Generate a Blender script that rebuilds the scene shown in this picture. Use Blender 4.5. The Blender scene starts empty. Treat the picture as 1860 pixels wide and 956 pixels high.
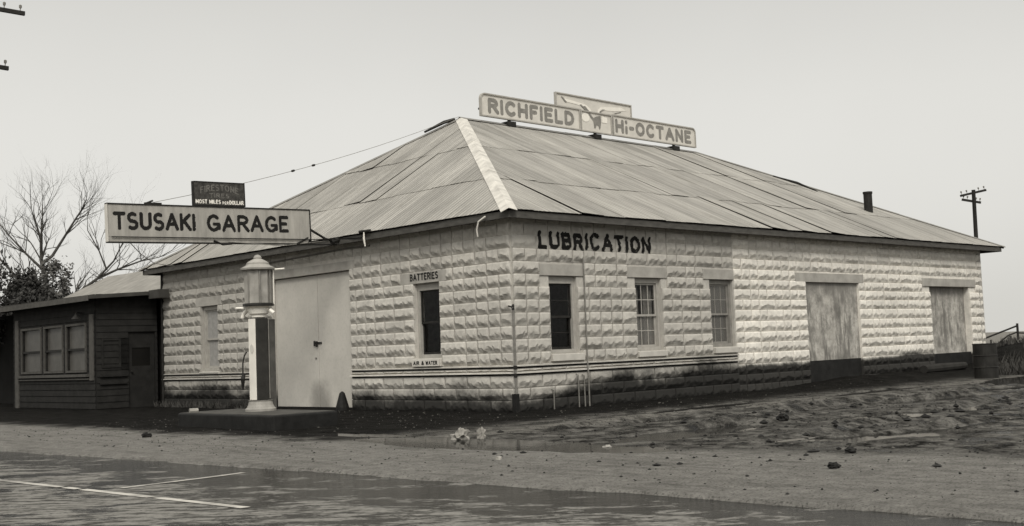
import bpy, bmesh, math, random
import numpy as np
from mathutils import Vector, Matrix, noise as mnoise
random.seed(7); RNG = np.random.default_rng(11)
scene = bpy.context.scene
COL = scene.collection

# ------------------------------------------------------------------ camera
R_ = Vector((0.72426063, -0.68845002, -0.03851121))
U_ = Vector((-0.02388155, -0.08086358, 0.99643904))
F_ = Vector((0.68911263, 0.72076185, 0.07500756))
cam_d = bpy.data.cameras.new("camera")
cam = bpy.data.objects.new("camera", cam_d); COL.objects.link(cam)
m = Matrix.Identity(4)
for i in range(3):
    m[i][0] = R_[i]; m[i][1] = U_[i]; m[i][2] = -F_[i]
m[0][3], m[1][3], m[2][3] = -15.07375, -15.78205, 1.15
cam.matrix_world = m
cam_d.sensor_width = 36.0
cam_d.lens = 2107.374 / 1860 * 36
cam_d.clip_start = 0.1; cam_d.clip_end = 6000
scene.camera = cam

# ------------------------------------------------------------------ sky and light
SUN_EL, SUN_AZ = math.radians(44), math.radians(230)      # azimuth of the sun's own direction, from +X towards +Y
world = bpy.data.worlds.new("World"); scene.world = world; world.use_nodes = True
wn = world.node_tree.nodes; wl = world.node_tree.links; wn.clear()
wout = wn.new('ShaderNodeOutputWorld'); bg_sky = wn.new('ShaderNodeBackground'); bg_cloud = wn.new('ShaderNodeBackground')
addsh = wn.new('ShaderNodeAddShader')
sky = wn.new('ShaderNodeTexSky'); sky.sky_type = 'NISHITA'; sky.sun_disc = False
sky.sun_elevation = SUN_EL; sky.sun_rotation = math.pi / 2 - SUN_AZ
sky.air_density = 1.0; sky.dust_density = 5.0
hs = wn.new('ShaderNodeHueSaturation'); hs.inputs['Saturation'].default_value = 0.0
wl.new(sky.outputs[0], hs.inputs['Color']); wl.new(hs.outputs[0], bg_sky.inputs['Color'])
bg_sky.inputs['Strength'].default_value = 0.05
tc = wn.new('ShaderNodeTexCoord'); sep = wn.new('ShaderNodeSeparateXYZ'); wl.new(tc.outputs['Generated'], sep.inputs[0])
nz = wn.new('ShaderNodeTexNoise'); nz.inputs['Scale'].default_value = 2.2; nz.inputs['Detail'].default_value = 4
wl.new(tc.outputs['Generated'], nz.inputs['Vector'])
ramp = wn.new('ShaderNodeValToRGB'); cr = ramp.color_ramp
pts = [(0.0, .385), (.10, .365), (.20, .335), (.31, .285), (.45, .36), (.65, .60), (1.0, .74)]
cr.elements[0].position = 0; cr.elements[1].position = 1
while len(cr.elements) < len(pts): cr.elements.new(.5)
for e, (p_, v) in zip(cr.elements, pts): e.position = p_; e.color = (v, v * .985, v * .92, 1)
wl.new(sep.outputs['Z'], ramp.inputs[0])
mr = wn.new('ShaderNodeMapRange'); mr.inputs[1].default_value = .3; mr.inputs[2].default_value = .7
mr.inputs[3].default_value = .945; mr.inputs[4].default_value = 1.045
wl.new(nz.outputs[0], mr.inputs[0])
mul = wn.new('ShaderNodeMixRGB'); mul.blend_type = 'MULTIPLY'; mul.inputs[0].default_value = 1
wl.new(ramp.outputs[0], mul.inputs[1]); wl.new(mr.outputs[0], mul.inputs[2])
wl.new(mul.outputs[0], bg_cloud.inputs['Color']); bg_cloud.inputs['Strength'].default_value = 1.65
wl.new(bg_sky.outputs[0], addsh.inputs[0]); wl.new(bg_cloud.outputs[0], addsh.inputs[1]); wl.new(addsh.outputs[0], wout.inputs['Surface'])

sd = bpy.data.lights.new("sun", 'SUN'); sd.energy = 1.75; sd.angle = math.radians(18); sd.color = (1, .96, .88)
so = bpy.data.objects.new("sun", sd); COL.objects.link(so)
sdir = Vector((math.cos(SUN_EL) * math.cos(SUN_AZ), math.cos(SUN_EL) * math.sin(SUN_AZ), math.sin(SUN_EL)))
so.rotation_euler = sdir.to_track_quat('Z', 'Y').to_euler(); so.location = (-20, -20, 30)

vs = scene.view_settings
vs.view_transform = 'Standard'; vs.look = 'None'; vs.exposure = 0.0; vs.gamma = 1.0; vs.use_curve_mapping = False

# ------------------------------------------------------------------ helpers: materials
def g(v, w=1.0):
    return (v, v * (1 - .05 * w), v * (1 - .145 * w), 1)

class NT:
    def __init__(s, name):
        s.m = bpy.data.materials.new(name); s.m.use_nodes = True
        s.n = s.m.node_tree.nodes; s.l = s.m.node_tree.links
        s.p = s.n['Principled BSDF']; s.p.inputs['Specular IOR Level'].default_value = .14; s.tc = s.n.new('ShaderNodeTexCoord')
    def node(s, t, **kw):
        n = s.n.new(t)
        for k, v in kw.items(): setattr(n, k, v)
        return n
    def link(s, a, b): s.l.new(a, b)
    def obj(s): return s.tc.outputs['Object']
    def noise(s, scale, detail=4, rough=.55, vec=None, stretch=None):
        n = s.node('ShaderNodeTexNoise'); n.inputs['Scale'].default_value = scale
        n.inputs['Detail'].default_value = detail; n.inputs['Roughness'].default_value = rough
        v = vec or s.obj()
        if stretch:
            mp = s.node('ShaderNodeMapping'); mp.inputs['Scale'].default_value = stretch
            s.link(v, mp.inputs['Vector']); v = mp.outputs[0]
        s.link(v, n.inputs['Vector']); return n.outputs[0]
    def rng(s, v, a, b, c, d, smooth=False):
        n = s.node('ShaderNodeMapRange'); n.clamp = True
        if smooth: n.interpolation_type = 'SMOOTHSTEP'
        for i, x in enumerate((a, b, c, d)): n.inputs[i + 1].default_value = x
        s.link(v, n.inputs[0]); return n.outputs[0]
    def math(s, op, a, b=None):
        n = s.node('ShaderNodeMath', operation=op)
        for i, x in enumerate((a, b)):
            if x is None: continue
            if isinstance(x, (int, float)): n.inputs[i].default_value = x
            else: s.link(x, n.inputs[i])
        return n.outputs[0]
    def mix(s, f, a, b):
        n = s.node('ShaderNodeMixRGB')
        for i, x in enumerate((f, a, b)):
            if isinstance(x, (int, float)): n.inputs[i].default_value = x
            elif isinstance(x, tuple): n.inputs[i].default_value = x
            else: s.link(x, n.inputs[i])
        return n.outputs[0]
    def color(s, c):
        if isinstance(c, tuple): s.p.inputs['Base Color'].default_value = c
        else: s.link(c, s.p.inputs['Base Color'])
    def rough(s, r):
        if isinstance(r, (int, float)): s.p.inputs['Roughness'].default_value = r
        else: s.link(r, s.p.inputs['Roughness'])
    def bump(s, h, strength=.3, dist=.02):
        b = s.node('ShaderNodeBump'); b.inputs['Strength'].default_value = strength; b.inputs['Distance'].default_value = dist
        s.link(h, b.inputs['Height']); s.link(b.outputs[0], s.p.inputs['Normal'])
    def attr(s, name):
        a = s.node('ShaderNodeAttribute'); a.attribute_name = name; return a.outputs['Fac']
    def xyz(s):
        x = s.node('ShaderNodeSeparateXYZ'); s.link(s.obj(), x.inputs[0]); return x.outputs

def simple(name, v, rough=.7, var=.25, scale=6, bump=.15, w=1.0, metal=0, detail=5, stretch=None):
    t = NT(name)
    n = t.noise(scale, detail, .6, stretch=stretch)
    t.color(t.mix(t.rng(n, .3, .7, 0, 1), g(v * (1 - var), w), g(v * (1 + var), w)))
    t.rough(rough); t.p.inputs['Metallic'].default_value = metal
    if bump: t.bump(t.noise(scale * 5, 4), bump, .01)
    return t.m

# rock faced block wall: faded whitewash, weather stains, mud splashed on the lowest courses
def wall_mat(name, base, splash):
    t = NT(name); x = t.xyz()
    n1 = t.noise(1.1, 5, .6); n2 = t.noise(9, 5, .65); n3 = t.noise(3.0, 4, .6, stretch=(3, 3, .5))
    c = t.mix(t.rng(n1, .32, .68, 0, 1), g(base * .84), g(base * 1.08))
    c = t.mix(t.rng(n2, .42, .72, 0, .5), c, g(base * .55))
    c = t.mix(t.rng(t.attr('tone'), 0, 1, 0, .45), c, g(base * .62))
    c = t.mix(t.rng(n3, .55, .75, 0, .35), c, g(base * .5))
    if splash == 'front': c = t.mix(t.rng(t.math('ADD', x[1], t.math('MULTIPLY', n1, 2.)), 9.0, 10.5, 0, .42), c, g(base * .38))
    # splash line wanders along the wall
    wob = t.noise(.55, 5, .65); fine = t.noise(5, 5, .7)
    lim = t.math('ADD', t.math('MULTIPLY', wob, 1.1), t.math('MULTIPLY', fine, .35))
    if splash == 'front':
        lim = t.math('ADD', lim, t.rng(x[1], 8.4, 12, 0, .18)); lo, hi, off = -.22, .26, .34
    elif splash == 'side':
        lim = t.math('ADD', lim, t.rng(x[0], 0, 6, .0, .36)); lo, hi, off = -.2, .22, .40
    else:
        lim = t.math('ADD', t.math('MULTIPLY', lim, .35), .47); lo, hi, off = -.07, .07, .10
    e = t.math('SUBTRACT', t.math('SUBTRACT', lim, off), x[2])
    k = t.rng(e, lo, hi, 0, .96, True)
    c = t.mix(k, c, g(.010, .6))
    t.color(c); t.rough(.88); t.bump(t.noise(38, 4, .7), .35, .012)
    return t.m

def glass_mat(name, tint, fac):
    t = NT(name)
    t.color(g(tint)); t.rough(.06); t.p.inputs['Specular IOR Level'].default_value = .5; t.p.inputs['IOR'].default_value = 1.5
    tr = t.node('ShaderNodeBsdfTransparent'); mx = t.node('ShaderNodeMixShader'); mx.inputs[0].default_value = fac
    t.link(tr.outputs[0], mx.inputs[1]); t.link(t.p.outputs[0], mx.inputs[2])
    t.bump(t.noise(1.6, 2), .05, .05)
    t.link(mx.outputs[0], t.n['Material Output'].inputs['Surface'])
    return t.m

def roof_mat():
    t = NT('weathered_corrugated_iron')
    uv = t.node('ShaderNodeUVMap'); uv.uv_map = 'roof'
    sp = t.node('ShaderNodeSeparateXYZ'); t.link(uv.outputs[0], sp.inputs[0])
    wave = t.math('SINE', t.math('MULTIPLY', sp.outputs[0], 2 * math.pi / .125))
    streak = t.noise(1.0, 6, .72, vec=uv.outputs[0], stretch=(4.0, .22, 1)); rust = t.noise(1.0, 6, .7, vec=uv.outputs[0], stretch=(1.3, .35, 1))
    fine = t.noise(1.0, 5, .7, vec=uv.outputs[0], stretch=(16, .5, 1))
    blot = t.noise(.5, 4, .6, vec=uv.outputs[0])
    b = .40
    c = t.mix(t.rng(blot, .3, .7, 0, 1), g(b * .82), g(b * 1.12))
    c = t.mix(t.rng(streak, .47, .70, 0, .85), c, g(b * .38))
    c = t.mix(t.rng(fine, .50, .68, 0, .75), c, g(b * .36))
    c = t.mix(t.rng(rust, .52, .68, 0, .65), c, g(b * .42, 1.3))
    c = t.mix(t.rng(t.attr('tone'), 0, 1, 0, .5), c, g(b * .45))
    c = t.mix(t.rng(wave, -1, -.55, .45, 0), c, g(b * .35))  # troughs darkened in the colour, painted shade between the ribs
    t.color(c); t.rough(.62); t.p.inputs['Metallic'].default_value = 0.12
    t.bump(wave, .9, .018)
    return t.m

def ground_mat():
    t = NT('wet_mud_and_gravel'); x = t.xyz()
    n1 = t.noise(.55, 6, .62); n2 = t.noise(7, 6, .72); n3 = t.noise(40, 4, .7); n4 = t.noise(1.5, 5, .6); n5 = t.noise(2.6, 9, .74)
    edge = t.math('ADD', t.math('ADD', x[0], t.math('MULTIPLY', t.math('SUBTRACT', n1, .5), 2.6)), t.math('MULTIPLY', t.math('SUBTRACT', n5, .5), 2.0))
    # pale packed gravel shoulder beside the road, dark soaked soil towards the buildings
    dry = t.rng(t.math('ADD', edge, t.rng(x[1], -10, -5, -1.3, 0)), -6.3, -5.3, 1, 0, True)
    e2 = t.math('ADD', x[1], t.math('ADD', t.math('MULTIPLY', t.math('SUBTRACT', n1, .5), 1.6), t.math('MULTIPLY', t.math('SUBTRACT', n5, .5), 1.2)))
    strip = t.math('MULTIPLY', t.rng(e2, -3.3, -2.9, 1, 0, True), t.rng(e2, -4.2, -3.6, 0, 1, True))
    lotx = t.rng(e2, -2.9, -1.6, 1, 0, True)
    soil = t.mix(t.rng(n5, .36, .66, 0, 1), g(.004, .8), g(.022, .8))
    lot = t.mix(t.rng(n5, .42, .60, 0, 1), g(.010, .9), g(.18, .9))
    n6 = t.noise(1.0, 6, .7, stretch=(3.2, .55, 1)); sh = t.mix(t.rng(n2, .30, .70, 0, 1), g(.14, .85), g(.31, .85)); sh = t.mix(t.rng(n6, .47, .62, 0, .42), sh, g(.085, .85))
    c = t.mix(lotx, soil, lot)
    c = t.mix(t.math('MULTIPLY', strip, t.rng(n5, .40, .55, .1, .9)), c, g(.19))
    c = t.mix(dry, c, sh)
    c = t.mix(t.rng(n5, .60, .74, 0, .45), c, g(.02))
    c = t.mix(t.rng(n3, .52, .66, 0, .75), c, g(.015)); c = t.mix(t.rng(t.noise(14, 5, .75), .52, .66, 0, .6), c, g(.03))
    c = t.mix(t.rng(n3, .26, .40, .55, 0), c, t.mix(dry, g(.11), g(.26)))
    far = t.node('ShaderNodeVectorMath', operation='LENGTH'); t.link(t.obj(), far.inputs[0])
    c = t.mix(t.rng(far.outputs['Value'], 45, 90, 0, 1), c, g(.16))  # far ground pales with distance, haze put into the colour
    t.color(c)
    wetk = t.math('MULTIPLY', t.math('MULTIPLY', t.rng(t.math('ADD', n5, t.math('MULTIPLY', n4, .5)), .70, .64, 0, 1, True), t.rng(dry, 0, 1, 1, 0)), lotx)
    t.link(t.rng(wetk, 0, 1, .012, .06), t.p.inputs['Specular IOR Level'])
    t.bump(t.math('ADD', t.math('ADD', t.math('MULTIPLY', n2, .7), t.math('MULTIPLY', n5, 1.2)), t.math('MULTIPLY', n3, .5)), 1.0, .07); t.rough(t.rng(wetk, 0, 1, .85, .22))
    return t.m

def line_mat():
    t = NT('worn_road_paint')
    n = t.noise(5, 6, .7); n2 = t.noise(.9, 4, .6)
    k = t.rng(t.math('ADD', t.math('MULTIPLY', n, .8), n2), .80, 1.08, 0, .85)
    t.color(t.mix(k, g(.42), g(.12))); t.rough(.7); return t.m

def road_mat():
    t = NT('wet_asphalt')
    mp = t.node('ShaderNodeMapping'); mp.inputs['Rotation'].default_value = (0, 0, math.radians(44)); t.link(t.obj(), mp.inputs['Vector']); v = mp.outputs[0]
    n0 = t.noise(.35, 3, .5, vec=v); n1 = t.noise(1.0, 6, .68, vec=v, stretch=(1.6, 2.6, 1)); n2 = t.noise(1.0, 5, .65, vec=v, stretch=(3.5, 9, 1)); n3 = t.noise(80, 3, .7)
    x = t.xyz(); off = t.math('ADD', x[0], t.math('MULTIPLY', x[1], .062))            # -8.54 at the edge of the shoulder
    gut = t.rng(off, -10.4, -9.0, 0, .13); grit = t.noise(22, 5, .75)
    film = t.rng(t.math('ADD', t.math('ADD', gut, t.math('MULTIPLY', t.math('SUBTRACT', grit, .5), .28)), t.math('ADD', n1, t.math('MULTIPLY', t.math('SUBTRACT', n0, .5), .5))), .465, .575, 0, 1, True)     # water film in the worn patches
    c = t.mix(film, g(.19, .85), g(.009, .8))
    c = t.mix(t.rng(n2, .46, .60, 0, .85), c, g(.014, .8))
    c = t.mix(t.rng(grit, .52, .64, 0, .5), c, g(.02, .8)); c = t.mix(t.rng(n3, .5, .7, 0, .4), c, g(.17, .8))
    t.color(c)
    t.rough(t.rng(t.math('ADD', film, t.math('MULTIPLY', n2, .5)), .2, 1.15, .8, .035))
    t.link(t.rng(film, 0, 1, .004, .018), t.p.inputs['Specular IOR Level'])
    t.bump(t.math('ADD', t.math('MULTIPLY', n2, 1.0), t.math('ADD', t.math('MULTIPLY', n3, .06), t.math('ADD', t.math('MULTIPLY', grit, .5), t.math('MULTIPLY', n1, .5)))), .20, .03)
    return t.m

def water_mat():
    t = NT('puddle_water'); t.color(g(.02, .8)); t.rough(.05); t.p.inputs['Specular IOR Level'].default_value = .014
    t.bump(t.noise(5, 3), .05, .02); return t.m

def board_mat():
    t = NT('weathered_cement_board')
    n1 = t.noise(2.6, 6, .7); n2 = t.noise(2.2, 5, .7, stretch=(2.5, 2.5, .5)); x = t.xyz()
    c = t.mix(t.rng(n1, .34, .62, 0, 1), g(.19), g(.46))
    c = t.mix(t.rng(n2, .49, .62, 0, .85), c, g(.13)); c = t.mix(t.rng(t.noise(7, 6, .75), .52, .66, 0, .6), c, g(.15))
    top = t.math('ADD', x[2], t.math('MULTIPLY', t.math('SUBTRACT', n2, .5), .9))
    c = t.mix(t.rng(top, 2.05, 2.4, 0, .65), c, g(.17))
    t.color(c); t.rough(.85); t.bump(n1, .2, .01); return t.m

def door_mat():
    t = NT('grey_painted_door'); x = t.xyz()
    n1 = t.noise(1.3, 5, .6); n2 = t.noise(14, 5, .7)
    c = t.mix(t.rng(n1, .3, .7, 0, 1), g(.42), g(.52))
    c = t.mix(t.rng(n2, .5, .75, 0, .3), c, g(.22))
    # oily smudge where the leaves meet at the bottom
    dy = t.math('MULTIPLY', t.math('SUBTRACT', x[1], 6.5), 1.3)
    d = t.math('ADD', t.math('ADD', t.math('MULTIPLY', dy, dy), t.math('MULTIPLY', x[2], x[2])), t.math('MULTIPLY', t.math('SUBTRACT', n1, .5), .9))
    c = t.mix(t.rng(d, .0, .6, .55, 0, True), c, g(.09))
    t.color(c); t.rough(.6); t.bump(n2, .12, .01); return t.m

M = dict(
    wall=wall_mat('whitewashed_block', .52, 'front'), wall_side=wall_mat('whitewashed_block_side', .46, 'side'),
    wall_new=wall_mat('pale_newer_block', .69, 'new'),
    mortar=simple('mortar', .33, .9), lintel=simple('smooth_concrete', .33, .85, .2, 3), roof=roof_mat(),
    cap=simple('pale_flashing', .47, .55, .28, 4, .15, stretch=(1, 1, .5)), fascia=simple('old_brown_fascia', .075, .8, .3, 5, stretch=(1, 1, 4)),
    soffit=simple('soffit_board', .10, .85), door=door_mat(), board=board_mat(),
    dark=simple('dark_interior', .012, .9, .2, 3, 0), frame=simple('faded_cream_paint', .34, .7, .15, 7),
    sash_dark=simple('dark_sash_paint', .022, .6, .3, 7), frame_dark=simple('dull_window_paint', .22, .7, .2, 7), sill=simple('sill_concrete', .46, .8, .12, 5),
    iron=simple('rusty_dark_iron', .020, .6, .4, 9), galv=simple('galvanised_pipe', .20, .5, .2, 9, .05, metal=.4),
    white=simple('white_enamel', .72, .4, .06, 5, .03), porcelain=simple('white_porcelain', .75, .25, .04, 5, 0),
    cloth=simple('grey_curtain', .30, .9, .25, 5, 0), paint_black=simple('black_lettering_paint', .014, .75, .3, 12, 0),
    paint_grey=simple('faded_grey_lettering', .20, .75, .2, 9, 0), sign_grey=simple('grey_enamelled_sign', .32, .5, .22, 2.5, .03, stretch=(2.5, 1, .6)),
    sign_pale=simple('pale_enamelled_sign', .55, .5, .1, 3, .03), sign_dark=simple('dark_rusted_sign', .05, .6, .5, 14, .1),
    paint_dull=simple('rust_dulled_lettering', .12, .7, .4, 25, 0), pump_dark=simple('dark_pump_enamel', .032, .35, .3, 6, .05),
    pump_mid=simple('dull_pump_side', .075, .5, .3, 6, .05), pump_grey=simple('grey_pump_sleeve', .27, .55, .2, 6, .05), rubber=simple('black_rubber', .02, .6, .2, 8, .05),
    slab=simple('oily_concrete_and_groove_shade', .014, .6, .4, 5, .3, .6), slab_top=simple('worn_island_top', .06, .8, .4, 4, .3),
    annex=simple('dull_painted_siding', .019, .85, .3, 4, .2, .8), annex_trim=simple('annex_trim_paint', .075, .75, .2, 6),
    shed_roof=simple('pale_felt_roof', .22, .9, .2, 2.5, .3), porch_roof=simple('dark_felt_roof', .05, .9, .3, 4, .3),
    wood=simple('creosoted_pole', .025, .9, .3, 5, .4, stretch=(1, 1, .1)), bark=simple('winter_bark', .07, .95, .3, 8, .4),
    leaf=simple('dark_evergreen_leaf', .040, .8, .5, 1.5, 0, .7), leaf_grey=simple('grey_shrub_leaf', .12, .8, .4, 2, 0, .7),
    weed=simple('dead_weed', .05, .9, .5, 2, 0, .9), rock=simple('wet_dark_clod', .016, .75, .5, 7, .3, .8),
    rock_pale=simple('pale_stone', .28, .85, .3, 7, .3), paper=simple('pale_paper', .24, .85, .15, 9, .1),
    drum=simple('dark_drum_paint', .022, .6, .4, 4, .1), line=line_mat(),
    gravel_grey=simple('grey_gravel', .13, .9, .4, 7, .3), ground=ground_mat(), road=road_mat(), water=water_mat(),
    glass=glass_mat('dark_window_glass', .004, .22), glass_dusty=glass_mat('dusty_window_glass', .16, .42),
    dark_pane=simple('unlit_pane', .010, .25, .1, 2, .03), glass_white=simple('whitewashed_pane', .27, .35, .18, 8, .03, .6), annex_glass=simple('drawn_blind_behind_pane', .075, .3, .2, 3, .02),
)

# ------------------------------------------------------------------ helpers: meshes
class MB:
    def __init__(s): s.v = []; s.f = []; s.tone = []; s.uv = []
    def add(s, vs_, fs, tone=0.0, uvs=None):
        b = len(s.v); s.v.extend([tuple(map(float, p)) for p in vs_])
        for f in fs:
            s.f.append(tuple(i + b for i in f)); s.tone.append(tone)
        if uvs is not None: s.uv.extend(uvs)
        return s
    def box(s, x0, x1, y0, y1, z0, z1, tone=0.0):
        P = [(x, y, z) for z in (z0, z1) for y in (y0, y1) for x in (x0, x1)]
        return s.add(P, [(0, 2, 3, 1), (4, 5, 7, 6), (0, 1, 5, 4), (2, 6, 7, 3), (0, 4, 6, 2), (1, 3, 7, 5)], tone)
    def tube(s, pts, radii, n=8, cap=True):
        pts = [Vector(p) for p in pts]
        if isinstance(radii, (int, float)): radii = [radii] * len(pts)
        rings = []; prev = None
        for i, p in enumerate(pts):
            d = (pts[min(i + 1, len(pts) - 1)] - pts[max(i - 1, 0)]).normalized()
            a = Vector((0, 0, 1)) if abs(d.z) < .9 else Vector((1, 0, 0))
            if prev is not None and (prev - d * prev.dot(d)).length > 1e-4: u = (prev - d * prev.dot(d)).normalized()
            else: u = d.cross(a).normalized()
            prev = u; w = d.cross(u)
            rings.append([p + (u * math.cos(2 * math.pi * k / n) + w * math.sin(2 * math.pi * k / n)) * radii[i] for k in range(n)])
        V = [q for r in rings for q in r]; Fc = []
        for i in range(len(pts) - 1):
            for k in range(n):
                Fc.append((i * n + k, i * n + (k + 1) % n, (i + 1) * n + (k + 1) % n, (i + 1) * n + k))
        if cap: Fc.append(tuple(range(n - 1, -1, -1))); Fc.append(tuple((len(pts) - 1) * n + k for k in range(n)))
        return s.add(V, Fc)
    def lathe(s, c, prof, n=24, flute=0.0, rot=0.0):
        V = []; Fc = []
        for (r, z) in prof:
            for k in range(n):
                a = 2 * math.pi * k / n + rot; rr = r * (1 + (flute if k % 2 else 0))
                V.append((c[0] + rr * math.cos(a), c[1] + rr * math.sin(a), c[2] + z))
        for i in range(len(prof) - 1):
            for k in range(n): Fc.append((i * n + k, i * n + (k + 1) % n, (i + 1) * n + (k + 1) % n, (i + 1) * n + k))
        Fc.append(tuple(range(n - 1, -1, -1))); Fc.append(tuple((len(prof) - 1) * n + k for k in range(n)))
        return s.add(V, Fc)
    def prism(s, poly, axis, a, b):
        """polygon of (p,q) extruded along an axis: axis 'y' -> (p,*,q), 'x' -> (*,p,q), 'z' -> (p,q,*)"""
        def mk(p, q, t): return {'y': (p, t, q), 'x': (t, p, q), 'z': (p, q, t)}[axis]
        n = len(poly); V = [mk(p, q, a) for p, q in poly] + [mk(p, q, b) for p, q in poly]
        Fc = [tuple(range(n)), tuple(range(2 * n - 1, n - 1, -1))] + [(i, i + n, (i + 1) % n + n, (i + 1) % n) for i in range(n)]
        return s.add(V, Fc)
    def obj(s, name, mat, parent=None, loc=None, smooth=False, bevel=0, recalc=True):
        loc = Vector(loc) if loc is not None else (parent_loc(parent) if parent else Vector((0, 0, 0)))
        me = bpy.data.meshes.new(name)
        me.from_pydata([tuple(Vector(p) - loc) for p in s.v], [], s.f)
        if any(s.tone):
            a = me.attributes.new('tone', 'FLOAT', 'FACE'); a.data.foreach_set('value', s.tone)
        if s.uv:
            l = me.uv_layers.new(name='roof')
            for lp in me.loops: l.data[lp.index].uv = s.uv[lp.vertex_index]
        if recalc:
            bm = bmesh.new(); bm.from_mesh(me); bmesh.ops.recalc_face_normals(bm, faces=bm.faces); bm.to_mesh(me); bm.free()
        me.materials.append(M[mat] if isinstance(mat, str) else mat)
        if smooth: me.shade_smooth()
        o = bpy.data.objects.new(name, me); COL.objects.link(o)
        if parent is None: o.location = loc
        else: o.parent = parent
        if bevel:
            bv = o.modifiers.new('bevel', 'BEVEL'); bv.width = bevel; bv.segments = 2; bv.limit_method = 'ANGLE'
        return o

def parent_loc(o):
    p = Vector((0, 0, 0))
    while o is not None: p = p + o.location; o = o.parent
    return p
def thing(name, label, cat, loc=(0, 0, 0), group=None, rot=(0, 0, 0)):
    o = bpy.data.objects.new(name, None); COL.objects.link(o); o.location = loc; o.rotation_euler = rot
    o.empty_display_size = .2
    return tag(o, label, cat, group)
def tag(o, label, cat, group=None):
    o['label'] = label; o['category'] = cat
    if group: o['group'] = group
    return o
def structure(o): o['kind'] = 'structure'; return o
def stuff(o, label=None, cat=None):
    o['kind'] = 'stuff'
    if label: o['label'] = label; o['category'] = cat
    return o

# value noise in numpy
_perm = RNG.random((256, 256))
def vnoise(x, y):
    xi = np.floor(x).astype(int); yi = np.floor(y).astype(int); fx = x - xi; fy = y - yi
    fx = fx * fx * (3 - 2 * fx); fy = fy * fy * (3 - 2 * fy)
    a = _perm[xi % 256, yi % 256]; b = _perm[(xi + 1) % 256, yi % 256]; c = _perm[xi % 256, (yi + 1) % 256]; d = _perm[(xi + 1) % 256, (yi + 1) % 256]
    return (a * (1 - fx) + b * fx) * (1 - fy) + (c * (1 - fx) + d * fx) * fy
def fbm(x, y, o=4):
    s = 0; a = 1; t = 0
    for k in range(o): s = s + a * vnoise(x * 2 ** k + 17 * k, y * 2 ** k + 31 * k); t += a; a *= .5
    return s / t - .5
def sstep(a, b, x):
    t = np.clip((x - a) / (b - a), 0, 1); return t * t * (3 - 2 * t)

# ------------------------------------------------------------------ hand-painted stroke lettering
def arc(cx, cy, rx, ry, a0, a1, n=14):
    return [(cx + rx * math.cos(math.radians(a0 + (a1 - a0) * i / n)), cy + ry * math.sin(math.radians(a0 + (a1 - a0) * i / n))) for i in range(n + 1)]
GL = {
 'A': (.78, [[(0, 0), (.39, 1), (.78, 0)], [(.14, .33), (.64, .33)]]),
 'B': (.62, [[(0, 0), (0, 1), (.33, 1)] + arc(.33, .77, .25, .23, 90, -90) + [(0, .54)], [(.33, .54)] + arc(.33, .27, .29, .27, 90, -90) + [(0, 0)]]),
 'C': (.70, [arc(.38, .5, .38, .5, 48, 312, 24)]),
 'D': (.66, [[(0, 0), (0, 1), (.25, 1)] + arc(.25, .5, .41, .5, 90, -90, 20) + [(0, 0)]]),
 'E': (.54, [[(.54, 0), (0, 0), (0, 1), (.54, 1)], [(0, .52), (.44, .52)]]),
 'F': (.52, [[(0, 0), (0, 1), (.52, 1)], [(0, .52), (.42, .52)]]),
 'G': (.74, [arc(.38, .5, .38, .5, 48, 345, 26), [(.42, .42), (.75, .42), (.75, .12)]]),
 'H': (.64, [[(0, 0), (0, 1)], [(.64, 0), (.64, 1)], [(0, .5), (.64, .5)]]),
 'I': (.0, [[(0, 0), (0, 1)]]),
 'i': (.0, [[(0, 0), (0, .45)], [(0, .96), (0, 1)]]),
 'K': (.64, [[(0, 0), (0, 1)], [(.62, 1), (.02, .42)], [(.2, .6), (.66, 0)]]),
 'L': (.52, [[(0, 1), (0, 0), (.52, 0)]]),
 'M': (.84, [[(0, 0), (0, 1), (.42, .2), (.84, 1), (.84, 0)]]),
 'N': (.66, [[(0, 0), (0, 1), (.66, 0), (.66, 1)]]),
 'O': (.76, [arc(.38, .5, .38, .5, 0, 360, 30)]),
 'P': (.58, [[(0, 0), (0, 1), (.3, 1)] + arc(.3, .74, .28, .26, 90, -90) + [(0, .48)]]),
 'R': (.64, [[(0, 0), (0, 1), (.32, 1)] + arc(.32, .76, .29, .24, 90, -90) + [(0, .52)], [(.28, .52), (.68, 0)]]),
 'S': (.60, [arc(.30, .74, .27, .26, 50, 270, 16) + arc(.30, .25, .30, .25, 90, -130, 16)]),
 'T': (.66, [[(0, 1), (.66, 1)], [(.33, 1), (.33, 0)]]),
 'U': (.66, [[(0, 1), (0, .32)] + arc(.33, .33, .33, .33, 180, 360, 16) + [(.66, 1)]]),
 'W': (.98, [[(0, 1), (.25, 0), (.49, .8), (.73, 0), (.98, 1)]]),
 '&': (.66, [[(.66, 0), (.2, .62)] + arc(.32, .8, .17, .2, 200, -20, 12) + [(.1, .35)] + arc(.27, .24, .25, .24, 150, 330, 12) + [(.62, .42)]]),
 '-': (.30, [[(0, .45), (.30, .45)]]), ' ': (.30, []),
}
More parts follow.
